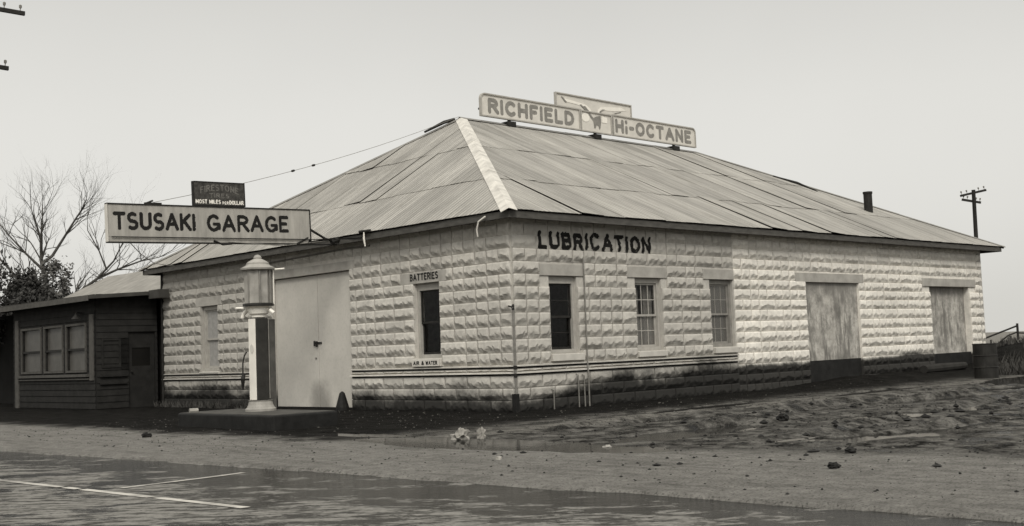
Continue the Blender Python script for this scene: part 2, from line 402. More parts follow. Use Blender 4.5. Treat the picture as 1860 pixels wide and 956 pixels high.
def text_cells(text, width, height, thick, cell, jitter=0.0, gap=.22, shape=None):
    """cells of a painted word in a width x height box: list of (x,y) lower-left corners"""
    th = thick / height
    tot = sum(GL[c][0] for c in text) + (len(text) - 1) * (gap + th) + th
    kx = width / (tot * height)
    out = []; x = th / 2
    for c in text:
        w, strokes = GL[c]
        if strokes:
            X0 = (x - th) * kx * height; X1 = (x + w + th) * kx * height
            gx, gy = np.meshgrid(np.arange(X0, X1, cell), np.arange(-th * height, height + th * height, cell), indexing='ij')
            dmin = np.full(gx.shape, 9.)
            tilt = random.uniform(-.03, .03) * jitter; dy = random.uniform(-.04, .04) * jitter * height; sc = 1 + random.uniform(-.05, .05) * jitter
            for st in strokes:
                P = [((x + px + tilt * py) * kx * height, th * height / 2 + py * sc * (height - th * height) + dy) for px, py in st]
                for (ax, ay), (bx, by) in zip(P[:-1], P[1:]):
                    L2 = (bx - ax) ** 2 + (by - ay) ** 2 + 1e-12
                    t = np.clip(((gx + cell / 2 - ax) * (bx - ax) + (gy + cell / 2 - ay) * (by - ay)) / L2, 0, 1)
                    # square ended strokes: Chebyshev-like distance keeps terminals blunt
                    dmin = np.minimum(dmin, np.hypot(gx + cell / 2 - ax - t * (bx - ax), gy + cell / 2 - ay - t * (by - ay)))
            lim = thick / 2 * (1 + .25 * jitter * fbm(gx * 30, gy * 30, 2) * 2)
            ok = dmin < lim
            if shape: ok &= shape(gx, gy)
            out += list(zip(gx[ok], gy[ok]))
        x += w + gap + th
    return out
def letter_mesh(cells, cell, P, tones=None):
    """P(s,z)->xyz maps lettering coordinates on to the surface that carries the paint"""
    b = MB(); idx = {}
    def vid(i, j, s, z):
        if (i, j) not in idx: idx[(i, j)] = len(b.v); b.v.append(tuple(map(float, P(s, z))))
        return idx[(i, j)]
    for (s, z) in cells:
        i, j = round(s / cell * 2), round(z / cell * 2)
        q = [vid(i, j, s, z), vid(i + 2, j, s + cell, z), vid(i + 2, j + 2, s + cell, z + cell), vid(i, j + 2, s, z + cell)]
        b.f.append(tuple(q)); b.tone.append(0.0)
    return b

# ------------------------------------------------------------------ terrain
def road_edge(y): return -8.54 - .062 * y
PUDDLES = [(-5.25, -5.1, .60, 2.4, .02), (-2.9, -6.4, 1.5, .45, .0), (12.4, -4.2, 2.6, .75, .25), (-4.9, -1.6, .25, 1.0, .1), (1.8, -3.0, 1.6, .3, .05),
           (-2.6, -9.0, 1.1, .36, -.5), (1.2, -7.4, 1.7, .30, -.35), (4.6, -6.0, 1.9, .34, -.2), (-.6, -4.6, 1.2, .25, -.2), (8.0, -5.6, 2.2, .45, -.1), (2.6, -9.4, 1.6, .35, -.4), (7.6, -3.2, 2.2, .3, .05)]
WATER_Z = -.005
def ground_h(x, y):
    rough = sstep(-5.5, -2.5, x) * sstep(-2.2, -4.5, y)
    h = .020 * fbm(x * .7, y * .7, 3) + .012 * fbm(x * 4, y * 4, 3)
    h = h + rough * (.055 * fbm(x * .9 + 5, y * 1.2, 4) + .05 * np.maximum(fbm(x * 3.1, y * 3.4 + 9, 3), 0) + .012)
    for (cx, cy, rx, ry, a) in PUDDLES:
        ca, sa = math.cos(a), math.sin(a); dx = (x - cx) * ca + (y - cy) * sa; dy = -(x - cx) * sa + (y - cy) * ca
        d = np.hypot(dx / rx, dy / ry) + .45 * fbm(x * 1.9, y * 1.9, 3)
        k = sstep(2.0, 1.1, d); h = h * (1 - .93 * k) + .002 * k - .10 * sstep(1.15, .6, d)
    # wheel ruts curving in from the road along the side of the garage
    for (y0, amp, w) in ((-4.3, .045, .16), (-5.9, .05, .16), (-7.3, .05, .17), (-8.9, .045, .16)):
        yc = y0 + .55 * np.sin(x * .33 + y0) - .012 * (x - 2) ** 2 * (x < 2) + .12 * fbm(x * .8, x * .3 + y0, 2)
        q = (y - yc) / w; on = sstep(-4.8, -2.5, x) * sstep(24, 12, x)
        h = h + on * amp * (-np.exp(-q * q) + .55 * np.exp(-(np.abs(q) - 1.7) ** 2 * 1.6)) * (1 + .9 * fbm(x * 1.6, y * 1.6, 3))
    # low dirt ridges thrown up at the side of the lot
    for (cx, cy, rx, ry, hh) in [(-1.3, -6.0, 1.3, .32, .10), (1.5, -5.2, 1.6, .4, .08), (-.9, -8.9, .5, .28, .06), (5.6, -5.4, 2.4, .5, .10)]:
        h = h + hh * np.exp(-(((x - cx) / rx) ** 2 + ((y - cy) / ry) ** 2)) * (1 + .8 * fbm(x * 3, y * 3, 3))
    # soil banked against the far end of the side wall
    h = h + .16 * sstep(7.5, 13, x) * sstep(-2.3, -.3, y) * sstep(27, 19, x) * (1 + .7 * fbm(x * 1.3, y * 1.3, 4)) * (y < 1)
    # weedy bank beyond the end of the building
    d = (x + 15.07) * .69 + (y + 15.78) * .7208; lat = (x + 15.07) * .7243 - (y + 15.78) * .6885
    slope_lat = lat / np.maximum(d, 1)
    bank = sstep(30.5, 36, d) * sstep(.395, .425, slope_lat) * sstep(120, 60, d)
    h = h + bank * (.62 + .25 * fbm(x * .4, y * .4, 3))
    re = road_edge(y) - .05 + .22 * fbm(y * .9, y * .2, 4) + .10 * fbm(y * 5, x * 5, 3)
    h = np.where(x < re + .12, np.minimum(h, .0), h)
    h = h - .09 * sstep(re + .03, re - .06, x)
    inside = sstep(.15, .6, x) * sstep(.15, .6, y) * (x < 19.5) * (y < 13.5)
    return h * (1 - inside) - .02 * inside
def axis(lo, hi, step, far, ratio=1.28):
    a = list(np.arange(lo, hi, step)); d = step; x = a[-1]
    while x < far: d *= ratio; x += d; a.append(x)
    d = step; x = a[0]; pre = []
    while x > -far: d *= ratio; x -= d; pre.append(x)
    return np.array(pre[::-1] + a)
gx = axis(-9.6, 14, .085, 2500); gy = axis(-13.5, 8.0, .085, 2500)
GX, GY = np.meshgrid(gx, gy, indexing='ij'); GZ = ground_h(GX, GY)
nx, ny = GX.shape
I = np.arange(nx * ny).reshape(nx, ny)
faces = np.stack([I[:-1, :-1], I[1:, :-1], I[1:, 1:], I[:-1, 1:]], -1).reshape(-1, 4)
me = bpy.data.meshes.new('ground')
me.vertices.add(nx * ny); me.vertices.foreach_set('co', np.stack([GX, GY, GZ], -1).ravel())
me.loops.add(faces.size); me.loops.foreach_set('vertex_index', faces.ravel())
me.polygons.add(len(faces)); me.polygons.foreach_set('loop_start', np.arange(0, faces.size, 4)); me.polygons.foreach_set('loop_total', np.full(len(faces), 4))
me.update(calc_edges=True); me.materials.append(M['ground']); me.shade_smooth()
go = bpy.data.objects.new('ground', me); COL.objects.link(go); structure(go)

def gh(x, y): return float(ground_h(np.array([float(x)]), np.array([float(y)]))[0])

b = MB(); ys = np.concatenate([np.arange(-30, 30, .5), np.array([40, 80, 160, 320])]); ys = np.concatenate([np.array([-320, -160, -80, -45]), ys])
V = []; Fc = []
for i, y in enumerate(ys):
    e = road_edge(y)
    for k, o in enumerate((0.12, -1.0, -4.5, -9, -13)):
        V.append((e + o, y, -.030 + (.0, .006, .05, .03, -.02)[k]))
for i in range(len(ys) - 1):
    for k in range(4): Fc.append((i * 5 + k, i * 5 + k + 1, (i + 1) * 5 + k + 1, (i + 1) * 5 + k))
b.add(V, Fc); structure(b.obj('road', 'road'))
def road_z(x, y):
    o = x - road_edge(y); return float(np.interp(-o, [-.12, 1.0, 4.5, 9, 13], [-.030, -.024, .020, 0.0, -.05]))
def stripe(name, p0, p1, w, seed):
    b = MB(); n = 60; p0 = np.array(p0); p1 = np.array(p1); d = (p1 - p0) / np.linalg.norm(p1 - p0); nn = np.array([-d[1], d[0]])
    V = []; Fc = []
    for i in range(n + 1):
        c = p0 + (p1 - p0) * i / n
        ww = w * (1 + .35 * float(fbm(np.array([i * .35 + seed]), np.array([seed * 3.]), 3)[0]))
        for sg in (-1, 1):
            q = c + nn * sg * ww / 2; V.append((q[0], q[1], road_z(*q) + .005))
    for i in range(n):
        if i > 3 and float(vnoise(np.array([i * .8 + seed]), np.array([seed * 1.]))[0]) < .10: continue
        Fc.append((i * 2, i * 2 + 1, i * 2 + 3, i * 2 + 2))
    b.add(V, Fc); return structure(b.obj(name, 'line'))
stripe('road_marking', (-10.24, -7.58), (-10.55, -2.2), .09, 3)
stripe('road_marking', (-10.12, -5.12), (-8.66, -4.86), .085, 9)

for iw, (cx, cy, rx, ry, a) in enumerate(PUDDLES):
    b = MB(); b.prism([(cx + 1.7 * (rx * math.cos(t) * math.cos(a) - ry * math.sin(t) * math.sin(a)), cy + 1.7 * (rx * math.cos(t) * math.sin(a) + ry * math.sin(t) * math.cos(a)))
                       for t in np.linspace(0, 2 * math.pi, 33)[:-1]], 'z', WATER_Z - .03 + iw * .0007, WATER_Z - iw * .0012)
    structure(b.obj('puddle_water', 'water'))

# ------------------------------------------------------------------ garage building
garage = thing('garage_building', 'long whitewashed rock-faced block garage with a hipped corrugated iron roof', 'garage')
LX, LY, EZ, OV, RZ, RY = 19.93, 13.92, 3.75, .386, 7.32, 7.0
PF = lambda s, z, d=0.: (-d, s, z)            # front wall: s runs along Y
PS = lambda s, z, d=0.: (s, -d, z)            # side wall: s runs along X
MOLDS = [(RNG.random(8) * 100) for _ in range(7)]
def block_h(u, w, L, Ht, mold, flip, depth):
    """height of a rock-faced block at (u,w) measured from its lower-left corner"""
    if flip: u = L - u
    a = MOLDS[mold][0]
    t = 1 - w / Ht
    peak = np.clip(.60 + .62 * fbm(u * 9 + a, a + 0 * u, 4) + .22 * fbm(u * 2.3 + a, a + 3 + 0 * u, 1), .36, .84)
    up = .62 + .38 * np.clip(t / peak, 0, 1)
    dn = np.clip((1 - t) / (1 - peak + 1e-6), 0, 1)
    h = np.where(t < peak, up, dn)
    low = np.clip((t - peak + .04) / .12, 0, 1)
    h = h * (1 + (.22 + .5 * low) * fbm(u * 9 + a, w * 11 + a, 3)) + (.08 + .28 * low) * fbm(u * 19 + a, w * 19, 2)
    e = np.clip((np.minimum(u, L - u) - .006) / .030, 0, 1) * np.clip((Ht - w) / .016, 0, 1)       # drafted margin at the joints
    return depth * np.clip(.34 * (1 - e) + h * e, 0.04, 1.5)
BLOCKS = {'front': [], 'side': []}
def wall_sheet(b, P, s0, s1, z0, z1, holes, thick, d=-.004):
    ss = sorted({s0, s1, *[h[0] for h in holes], *[h[1] for h in holes]}); zs = sorted({z0, z1, *[h[2] for h in holes], *[h[3] for h in holes]})
    ss = [s for s in ss if s0 <= s <= s1]; zs = [z for z in zs if z0 <= z <= z1]
    for a0, a1 in zip(ss[:-1], ss[1:]):
        for c0, c1 in zip(zs[:-1], zs[1:]):
            mx, mz = (a0 + a1) / 2, (c0 + c1) / 2
            if any(h[0] < mx < h[1] and h[2] < mz < h[3] for h in holes): continue
            for dd in (d, d - thick): b.add([P(a0, c0, dd), P(a1, c0, dd), P(a1, c1, dd), P(a0, c1, dd)], [(0, 1, 2, 3)])
    for (a0, a1, c0, c1) in holes:
        for (q0, q1) in (((a0, c0), (a1, c0)), ((a1, c0), (a1, c1)), ((a1, c1), (a0, c1)), ((a0, c1), (a0, c0))):
            b.add([P(*q0, d), P(*q1, d), P(*q1, d - thick), P(*q0, d - thick)], [(0, 1, 2, 3)])
def lay_blocks(key, b, P, s0, s1, courses, holes, d0=0., depth=.060, unit=.335, long_rows=()):
    for r, (z0, z1) in enumerate(courses):
        free = [(s0, s1)]
        for h in holes:
            if h[2] < z1 - .03 and h[3] > z0 + .03:
                nf = []
                for (a0, a1) in free:
                    if h[1] <= a0 or h[0] >= a1: nf.append((a0, a1)); continue
                    if h[0] - a0 > .04: nf.append((a0, h[0]))
                    if a1 - h[1] > .04: nf.append((h[1], a1))
                free = nf
        for (a0, a1) in free:
            s = a0; rr = random.Random(r * 131 + int(a0 * 10)); first = True
            while s < a1 - .02:
                if r in long_rows: L = unit * 2 * (.5 if first and r % 2 else 1)
                else: L = unit * rr.choice([1, 1, 1, 2, 2] if r % 3 else [1, 1, 1, 1, 2])
                first = False
                if a1 - s - L < unit * .45: L = a1 - s
                gp = .008; u0, u1 = s + gp, min(s + L, a1) - gp; w0, w1 = z0 + gp, z1 - gp; Lb, Hb = u1 - u0, w1 - w0
                mold, flip = rr.randrange(7), rr.random() < .3
                nu = max(8, int(Lb / .026)); nw = max(6, int(Hb / .024))
                uu, ww = np.meshgrid(np.linspace(0, Lb, nu + 1), np.linspace(0, Hb, nw + 1), indexing='ij')
                dep = depth * (.5 if key == 'side' and r in (9, 10) and u0 < 4.3 and d0 == 0 else rr.uniform(.8, 1.15))
                hh = block_h(uu, ww, Lb, Hb, mold, flip, dep)
                BLOCKS[key].append((u0, u1, w0, w1, mold, flip, dep, d0))
                V = [P(u0 + uu[i, j], w0 + ww[i, j], d0 + hh[i, j]) for i in range(nu + 1) for j in range(nw + 1)]
                q = lambda i, j: i * (nw + 1) + j
                Fc = [(q(i, j), q(i + 1, j), q(i + 1, j + 1), q(i, j + 1)) for i in range(nu) for j in range(nw)]
                # skirt back into the mortar
                rim = [(i, 0) for i in range(nu + 1)] + [(nu, j) for j in range(1, nw + 1)] + [(i, nw) for i in range(nu - 1, -1, -1)] + [(0, j) for j in range(nw - 1, 0, -1)]
                n0 = len(V); V += [P(u0 + uu[i, j], w0 + ww[i, j], d0 - .012) for i, j in rim]
                for k in range(len(rim)):
                    k2 = (k + 1) % len(rim); Fc.append((q(*rim[k2]), q(*rim[k]), n0 + k, n0 + k2))
                b.add(V, Fc, max(.001, rr.random() ** 2))
                s += L
UP = [.876, 1.11, 1.36, 1.61, 1.86, 2.11, 2.36, 2.60, 2.84, 3.09, 3.34, 3.58, 3.70]
upper = list(zip(UP[:-1], UP[1:])); plinth = [(-.06, .21), (.21, .44), (.44, .672)]
# openings (s0,s1,z0,z1)
door = (5.19, 8.34, -.1, 3.06); batt = (2.13, 2.94, 1.06, 2.59); small = (10.95, 11.82, .92, 2.60)
w1 = (.98, 1.77, 1.06, 2.57); w2 = (3.55, 4.41, 1.04, 2.57); w3 = (6.12, 7.0, 1.05, 2.57)
bd1 = (10.08, 12.60, .60, 2.56); bd2 = (16.56, 19.05, .58, 2.52)
hF = [door, batt, small]; hS = [w1, w2, w3]; hN = [(10.08, 12.60, -.1, 2.56), (16.56, 19.05, -.1, 2.52)]
linF = [(4.98, 8.56, 3.06, 3.27), (1.91, 3.36, 2.59, 2.83), (10.75, 12.05, 2.60, 2.84)]
linS = [(.72, 1.98, 2.57, 2.81), (3.30, 4.60, 2.57, 2.81), (5.88, 7.035, 2.57, 2.81)]
linN = [(9.62, 12.86, 2.56, 2.80), (16.1, 19.45, 2.52, 2.76)]
silF = [(2.09, 2.98, .885, 1.06), (10.9, 11.87, .86, .92)]; silS = [(.95, 1.85, .905, 1.06), (3.52, 4.44, .905, 1.04), (6.15, 7.03, .905, 1.05)]
b = MB(); lay_blocks('front', b, PF, 0.012, LY, upper, hF + linF + silF, unit=.335)
lay_blocks('front', b, PF, 0.012, LY, plinth, hF, d0=.012, depth=.05, long_rows=(0, 1, 2))
lay_blocks('front', b, PF, 0.012, LY, [(.746, .806)], hF, d0=.012, depth=.035, long_rows=(0,))
wall_f = b.obj('wall', 'wall', garage); wall_f['label'] = 'front wall of whitewashed rock-faced block with the big double doors'
b = MB(); wall_sheet(b, PF, 0, LY, -.3, 3.70, hF, .24); b.obj('mortar_backing', 'wall', wall_f)
LEDGES = [[(.05, .842), (-.065, .842), (-.066, .862), (0.0, .876), (.05, .876)], [(.05, .712), (-.085, .712), (-.08, .735), (-.03, .745), (.05, .745)]]
for a0, a1 in ((0, door[0] - .001), (door[1] + .001, LY)):
    for P_ in LEDGES:
        b = MB(); b.prism(P_, 'y', a0, a1); b.obj('water_table', 'wall', garage)
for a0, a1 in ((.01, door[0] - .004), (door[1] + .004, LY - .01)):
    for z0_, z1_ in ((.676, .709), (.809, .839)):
        b = MB(); b.box(-.010, .03, a0, a1, z0_, z1_); b.obj('shaded_grimy_joint', 'slab', garage)  # near-black strips: ledge shade and grime painted into the grooves
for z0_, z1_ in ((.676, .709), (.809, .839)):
    b = MB(); b.box(.01, 7.03, -.010, .03, z0_, z1_); b.obj('shaded_grimy_joint', 'slab', garage)  # side wall grooves, with the same painted shade and grime
b = MB(); lay_blocks('side', b, PS, 0.012, 7.035, upper, hS + linS + silS, unit=.33)
lay_blocks('side', b, PS, 0.012, 7.035, plinth, hS, d0=.012, depth=.05, long_rows=(0, 1, 2))
lay_blocks('side', b, PS, 0.012, 7.035, [(.746, .806)], hS, d0=.012, depth=.035, long_rows=(0,))
wall_s = b.obj('wall', 'wall_side', garage); wall_s['label'] = 'older half of the side wall with three windows and painted lettering'
b = MB(); wall_sheet(b, PS, 0.0, 7.03, -.3, 3.70, hS, .24); b.obj('mortar_backing', 'wall_side', wall_s)
for P_, e0 in zip(LEDGES, (-.06, -.08)):
    b = MB(); b.prism(P_, 'x', e0, 7.035); b.obj('water_table', 'wall_side', garage)
NW = [-.08, .16, .39, .63, .885, 1.125, 1.37, 1.62, 1.88, 2.12, 2.36, 2.59, 2.83, 3.07, 3.30, 3.53, 3.70]
b = MB(); lay_blocks('side', b, PS, 7.05, LX - .01, list(zip(NW[:-1], NW[1:])), hN + linN, d0=-.03, unit=.33, depth=.060)
wall_n = b.obj('wall', 'wall_new', garage); wall_n['label'] = 'paler newer half of the side wall with two closed-up doorways'
b = MB(); wall_sheet(b, PS, 7.032, LX, -.3, 3.70, hN, .24, d=-.034); b.obj('mortar_backing', 'wall_new', wall_n)
b = MB(); b.box(LX - .22, LX, .0, LY, -.3, 3.69); b.obj('wall', 'mortar', garage)
b = MB(); b.box(.25, LX - .23, LY - .22, LY, -.3, 3.69); b.obj('wall', 'mortar', garage)

def lintels(lst, P, d=.022):
    for (a0, a1, c0, c1) in lst:
        b = MB(); V = [P(s, z, dd) for dd in (d, -.20) for (s, z) in ((a0, c0 + .002), (a1, c0 + .002), (a1, c1 - .008), (a0, c1 - .008))]
        b.add(V, [(0, 1, 2, 3), (4, 7, 6, 5), (0, 4, 5, 1), (1, 5, 6, 2), (2, 6, 7, 3), (3, 7, 4, 0)])
        b.obj('lintel', 'lintel', garage, bevel=.006)
lintels(linF, PF); lintels(linS, PS); lintels(linN, PS, .006)

def pbox(b, P, a0, a1, c0, c1, d0, d1):
    V = [P(s, z, dd) for dd in (d1, d0) for (s, z) in ((a0, c0), (a1, c0), (a1, c1), (a0, c1))]
    return b.add(V, [(0, 1, 2, 3), (4, 7, 6, 5), (0, 4, 5, 1), (1, 5, 6, 2), (2, 6, 7, 3), (3, 7, 4, 0)])
def ring(b, P, a0, a1, c0, c1, wl_, wr, wt, wb, d0, d1):
    pbox(b, P, a0, a0 + wl_, c0, c1, d0, d1); pbox(b, P, a1 - wr, a1, c0, c1, d0, d1)
    pbox(b, P, a0 + wl_, a1 - wr, c0, c0 + wb, d0, d1); pbox(b, P, a0 + wl_, a1 - wr, c1 - wt, c1, d0, d1)
def window(P, h, sill, fmat, gmat, gmat2, cols, rows, label, top=.10, curtain=False, smat=None):
    a0, a1, c0, c1 = h
    b = MB(); ring(b, P, a0 + .003, a1 - .003, c0 + .003, c1 - .003, .07, .07, top, .07, -.19, -.075)
    fr = b.obj('window', fmat, garage); fr['label'] = label
    i0, i1, k0, k1 = a0 + .075, a1 - .075, c0 + .075, c1 - top - .005; mid = (k0 + k1) / 2 - .01
    for name, z0, z1, dd, gm in (('sash', mid - .02, k1, -.11, gmat), ('sash', k0, mid + .02, -.145, gmat2)):
        b = MB(); ring(b, P, i0, i1, z0, z1, .038, .038, .038, .045, dd - .03, dd)
        for c in range(1, cols):
            x = i0 + .03 + (i1 - i0 - .06) * c / cols; pbox(b, P, x - .009, x + .009, z0 + .045, z1 - .04, dd - .024, dd - .004)
        for r in range(1, rows):
            z = z0 + .04 + (z1 - z0 - .08) * r / rows; pbox(b, P, i0 + .038, i1 - .038, z - .009, z + .009, dd - .022, dd - .006)
        b.obj(name, smat or fmat, fr)
        b = MB(); pbox(b, P, i0 + .02, i1 - .02, z0 + .02, z1 - .02, dd - .018, dd - .012); b.obj('pane', gm, fr)
    if curtain:
        b = MB(); W = i1 - i0
        for (q0, q1, zz) in ((i0, i0 + W * .36, k0), (i1 - W * .38, i1, k0)):
            n = 14; V = []
            for i in range(n + 1):
                s = q0 + (q1 - q0) * i / n; d = -.24 + .018 * math.sin(i * 1.9)
                V += [P(s, zz, d), P(s, k1, d)]
            b.add(V, [(2 * i, 2 * i + 1, 2 * i + 3, 2 * i + 2) for i in range(n)])
        b.obj('curtain', 'cloth', fr)
    if sill:
        a0, a1, c0, c1 = sill
        b = MB(); V = [P(s, z, dd) for dd, zz in ((.075, 0), (-.2, 0)) for (s, z) in ((a0, c0 + .004), (a1, c0 + .004), (a1, c1 - (.02 if dd > 0 else 0)), (a0, c1 - (.02 if dd > 0 else 0)))]
        b.add(V, [(0, 1, 2, 3), (4, 7, 6, 5), (0, 4, 5, 1), (1, 5, 6, 2), (2, 6, 7, 3), (3, 7, 4, 0)])
        b.obj('sill', 'sill', fr, bevel=.006)
window(PF, batt, silF[0], 'frame', 'glass', 'glass', 1, 1, 'dark two-pane window under the BATTERIES lintel', smat='sash_dark', top=.14)
window(PF, small, silF[1], 'frame', 'glass_white', 'glass_white', 1, 1, 'narrow window with whitened panes left of the pump')
window(PS, w1, silS[0], 'frame', 'glass', 'glass', 1, 2, 'dark window nearest the building corner', top=.14, smat='sash_dark')
window(PS, w2, silS[1], 'frame', 'glass', 'glass_dusty', 3, 2, 'middle side window with curtains', curtain=True)
window(PS, w3, silS[2], 'frame_dark', 'glass_dusty', 'glass_dusty', 3, 2, 'side window nearest the newer wall', curtain=False)
# closed-up doorways
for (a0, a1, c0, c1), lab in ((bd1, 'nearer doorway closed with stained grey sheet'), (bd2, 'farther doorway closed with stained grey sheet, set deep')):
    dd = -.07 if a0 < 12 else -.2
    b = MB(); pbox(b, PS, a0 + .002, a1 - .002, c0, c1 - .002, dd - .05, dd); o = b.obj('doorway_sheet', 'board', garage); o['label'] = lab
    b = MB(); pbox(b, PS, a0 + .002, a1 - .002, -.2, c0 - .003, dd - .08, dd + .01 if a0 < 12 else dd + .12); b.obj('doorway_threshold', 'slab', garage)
# double doors
mid = 6.56
for a0, a1 in ((door[0] + .01, mid - .008), (mid + .008, door[1] - .01)):
    b = MB(); pbox(b, PF, a0, a1, .03, 3.045, -.13, -.07); lf = b.obj('door_leaf', 'door', garage, bevel=.004)
b = MB(); pbox(b, PF, mid - .13, mid + .16, 1.47, 1.51, -.068, -.05); pbox(b, PF, mid + .01, mid + .05, 1.40, 1.53, -.049, -.02); pbox(b, PF, mid + .10, mid + .16, 1.42, 1.54, -.049, -.035)
b.obj('hasp', 'iron', garage)
b = MB(); pbox(b, PF, mid + .075, mid + .135, 1.13, 1.16, -.066, -.05); b.obj('handle', 'galv', garage)
b = MB(); b.box(.07, .3, door[0] - .1, door[1] + .1, -.1, .022); b.obj('door_sill', 'slab', garage)

# ---- roof
roof_e = None
AX0, AX1 = 5.05, 15.15
def face_row(b, plane, z0, z1, s_lo, s_hi, width, rng, seed):
    """lay one row of sheets; s_lo(z), s_hi(z) are the hip lines; plane(s,z,lift)->xyz"""
    L = min(s_lo(z0), s_lo(z1)); Hh = max(s_hi(z0), s_hi(z1)); s = L
    slope_len = None
    while s < Hh:
        e = s + width
        poly = [(s, z0), (e, z0), (e, z1), (s, z1)]
        def clip(poly, f):
            out = []
            for i in range(len(poly)):
                p, q = poly[i], poly[(i + 1) % len(poly)]; fp, fq = f(p), f(q)
                if fp >= 0: out.append(p)
                if fp * fq < 0: t = fp / (fp - fq); out.append((p[0] + t * (q[0] - p[0]), p[1] + t * (q[1] - p[1])))
            return out
        kz = z1 - z0
        poly = clip(poly, lambda p: p[0] - (s_lo(z0) + (s_lo(z1) - s_lo(z0)) * (p[1] - z0) / kz))
        if len(poly) > 2: poly = clip(poly, lambda p: (s_hi(z0) + (s_hi(z1) - s_hi(z0)) * (p[1] - z0) / kz) - p[0])
        if len(poly) > 2:
            lift0 = .007 + rng.uniform(0, .009); tl = rng.uniform(0, .012); tr = rng.uniform(0, .004)
            if rng.random() < .16: tr += rng.uniform(.015, .04)
            low0 = rng.uniform(-.03, .02)
            def mk(p, extra=0.):
                t = (p[1] - z0) / kz; f = (p[0] - s) / width
                zz = p[1] + (low0 if t < 1e-6 and z0 > EZ + .01 else 0)
                return plane(p[0], zz, lift0 * (1 - t) + (tl * f + tr * (1 - f)) * (1 - .3 * t) + .004 + extra)
            top = [mk(p) for p in poly]; bot = [mk(p, -.006) for p in poly]
            uvs = [(p[0], (p[1] - EZ) * 2.2) for p in poly]; n = len(poly)
            b.add(top + bot, [tuple(range(n)), tuple(range(2 * n - 1, n - 1, -1))] + [(i, i + n, (i + 1) % n + n, (i + 1) % n) for i in range(n)],
                  max(.001, rng.random() ** 1.6), uvs + uvs)
        s = e - .004
rows = [(EZ, 4.80), (4.72, 6.06), (5.98, RZ)]
rngR = random.Random(5)
b = MB()
k1 = (RY + OV) / (RZ - EZ); kf = (AX0 + OV) / (RZ - EZ); kb = (LX + .75 - AX1) / (RZ - EZ); ky = (LY + .5 - RY) / (RZ - EZ)
nrmS = Vector((0, -1 / k1, 1)).normalized(); nrmF = Vector((-1 / kf, 0, 1)).normalized(); nrmB = Vector((1 / kb, 0, 1)).normalized(); nrmR = Vector((0, 1 / ky, 1)).normalized()
pS = lambda s, z, l: Vector((s, -OV + (z - EZ) * k1, z)) + nrmS * l
pF = lambda s, z, l: Vector((-OV + (z - EZ) * kf, s, z)) + nrmF * l
pB = lambda s, z, l: Vector((LX + .75 - (z - EZ) * kb, s, z)) + nrmB * l
pR = lambda s, z, l: Vector((s, LY + .5 - (z - EZ) * ky, z)) + nrmR * l
for z0, z1 in rows:
    z1 = min(z1, RZ)
    face_row(b, pS, z0, z1, lambda z: -OV + (z - EZ) * kf, lambda z: LX + .75 - (z - EZ) * kb, .66, rngR, 1)
    face_row(b, pF, z0, z1, lambda z: -OV + (z - EZ) * k1, lambda z: LY + .5 - (z - EZ) * ky, .66, rngR, 2)
    face_row(b, pB, z0, z1, lambda z: -OV + (z - EZ) * k1, lambda z: LY + .5 - (z - EZ) * ky, .66, rngR, 3)
    face_row(b, pR, z0, z1, lambda z: -OV + (z - EZ) * kf, lambda z: LX + .75 - (z - EZ) * kb, .66, rngR, 4)
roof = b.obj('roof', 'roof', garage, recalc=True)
def hip_cap(a, c, n1, n2, w, mat, name, pieces=3, lift=.03):
    a, c = Vector(a), Vector(c); d = (c - a).normalized(); e1 = n1.cross(d).normalized(); e2 = n2.cross(d).normalized()
    if e1.dot(n2) > 0: e1 = -e1
    if e2.dot(n1) > 0: e2 = -e2
    bb = MB()
    for k in range(pieces):
        p = a + (c - a) * (k / pieces) - d * .06; q = a + (c - a) * ((k + 1) / pieces)
        up = (n1 + n2).normalized()
        for (P0, P1, l) in ((p, q, 0),):
            V = []
            for X, ll in ((P0, lift + .006), (P1, lift)):
                V += [X + e1 * w + n1 * ll, X + up * (ll + .012), X + e2 * w + n2 * ll]
                V += [X + e1 * w + n1 * (ll - .008), X + up * (ll + .003), X + e2 * w + n2 * (ll - .008)]
            bb.add(V, [(0, 1, 7, 6), (1, 2, 8, 7), (3, 9, 10, 4), (4, 10, 11, 5), (0, 3, 4, 1), (1, 4, 5, 2), (6, 7, 10, 9), (7, 8, 11, 10), (0, 6, 9, 3), (2, 5, 11, 8)])
    return bb.obj(name, mat, roof)
A0 = (AX0, RY, RZ); A1 = (AX1, RY, RZ)
o = hip_cap((-OV, -OV, EZ), A0, nrmS, nrmF, .155, 'cap', 'hip_cap'); o['label'] = 'broad white flashing strip down the near hip'
hip_cap((-OV, LY + .5, EZ), A0, nrmF, nrmR, .12, 'galv', 'hip_cap'); hip_cap((LX + .75, -OV, EZ), A1, nrmS, nrmB, .12, 'galv', 'hip_cap')
hip_cap((LX + .75, LY + .5, EZ), A1, nrmB, nrmR, .12, 'galv', 'hip_cap'); hip_cap(A0, A1, nrmS, nrmR, .14, 'galv', 'ridge_cap', 5)
b = MB(); b.tube([(16.7, 3.55, 5.72), (16.35, 4.05, 6.03), (15.95, 4.65, 6.30)], [.015, .045, .02], 6); b.obj('lifted_flashing', 'iron', roof); b = MB(); b.tube([(5.0, 7.2, 7.33), (4.75, 7.35, 7.25), (4.35, 7.7, 7.0)], [.05, .05, .03], 6)
b.obj('lifted_flashing', 'iron', roof)
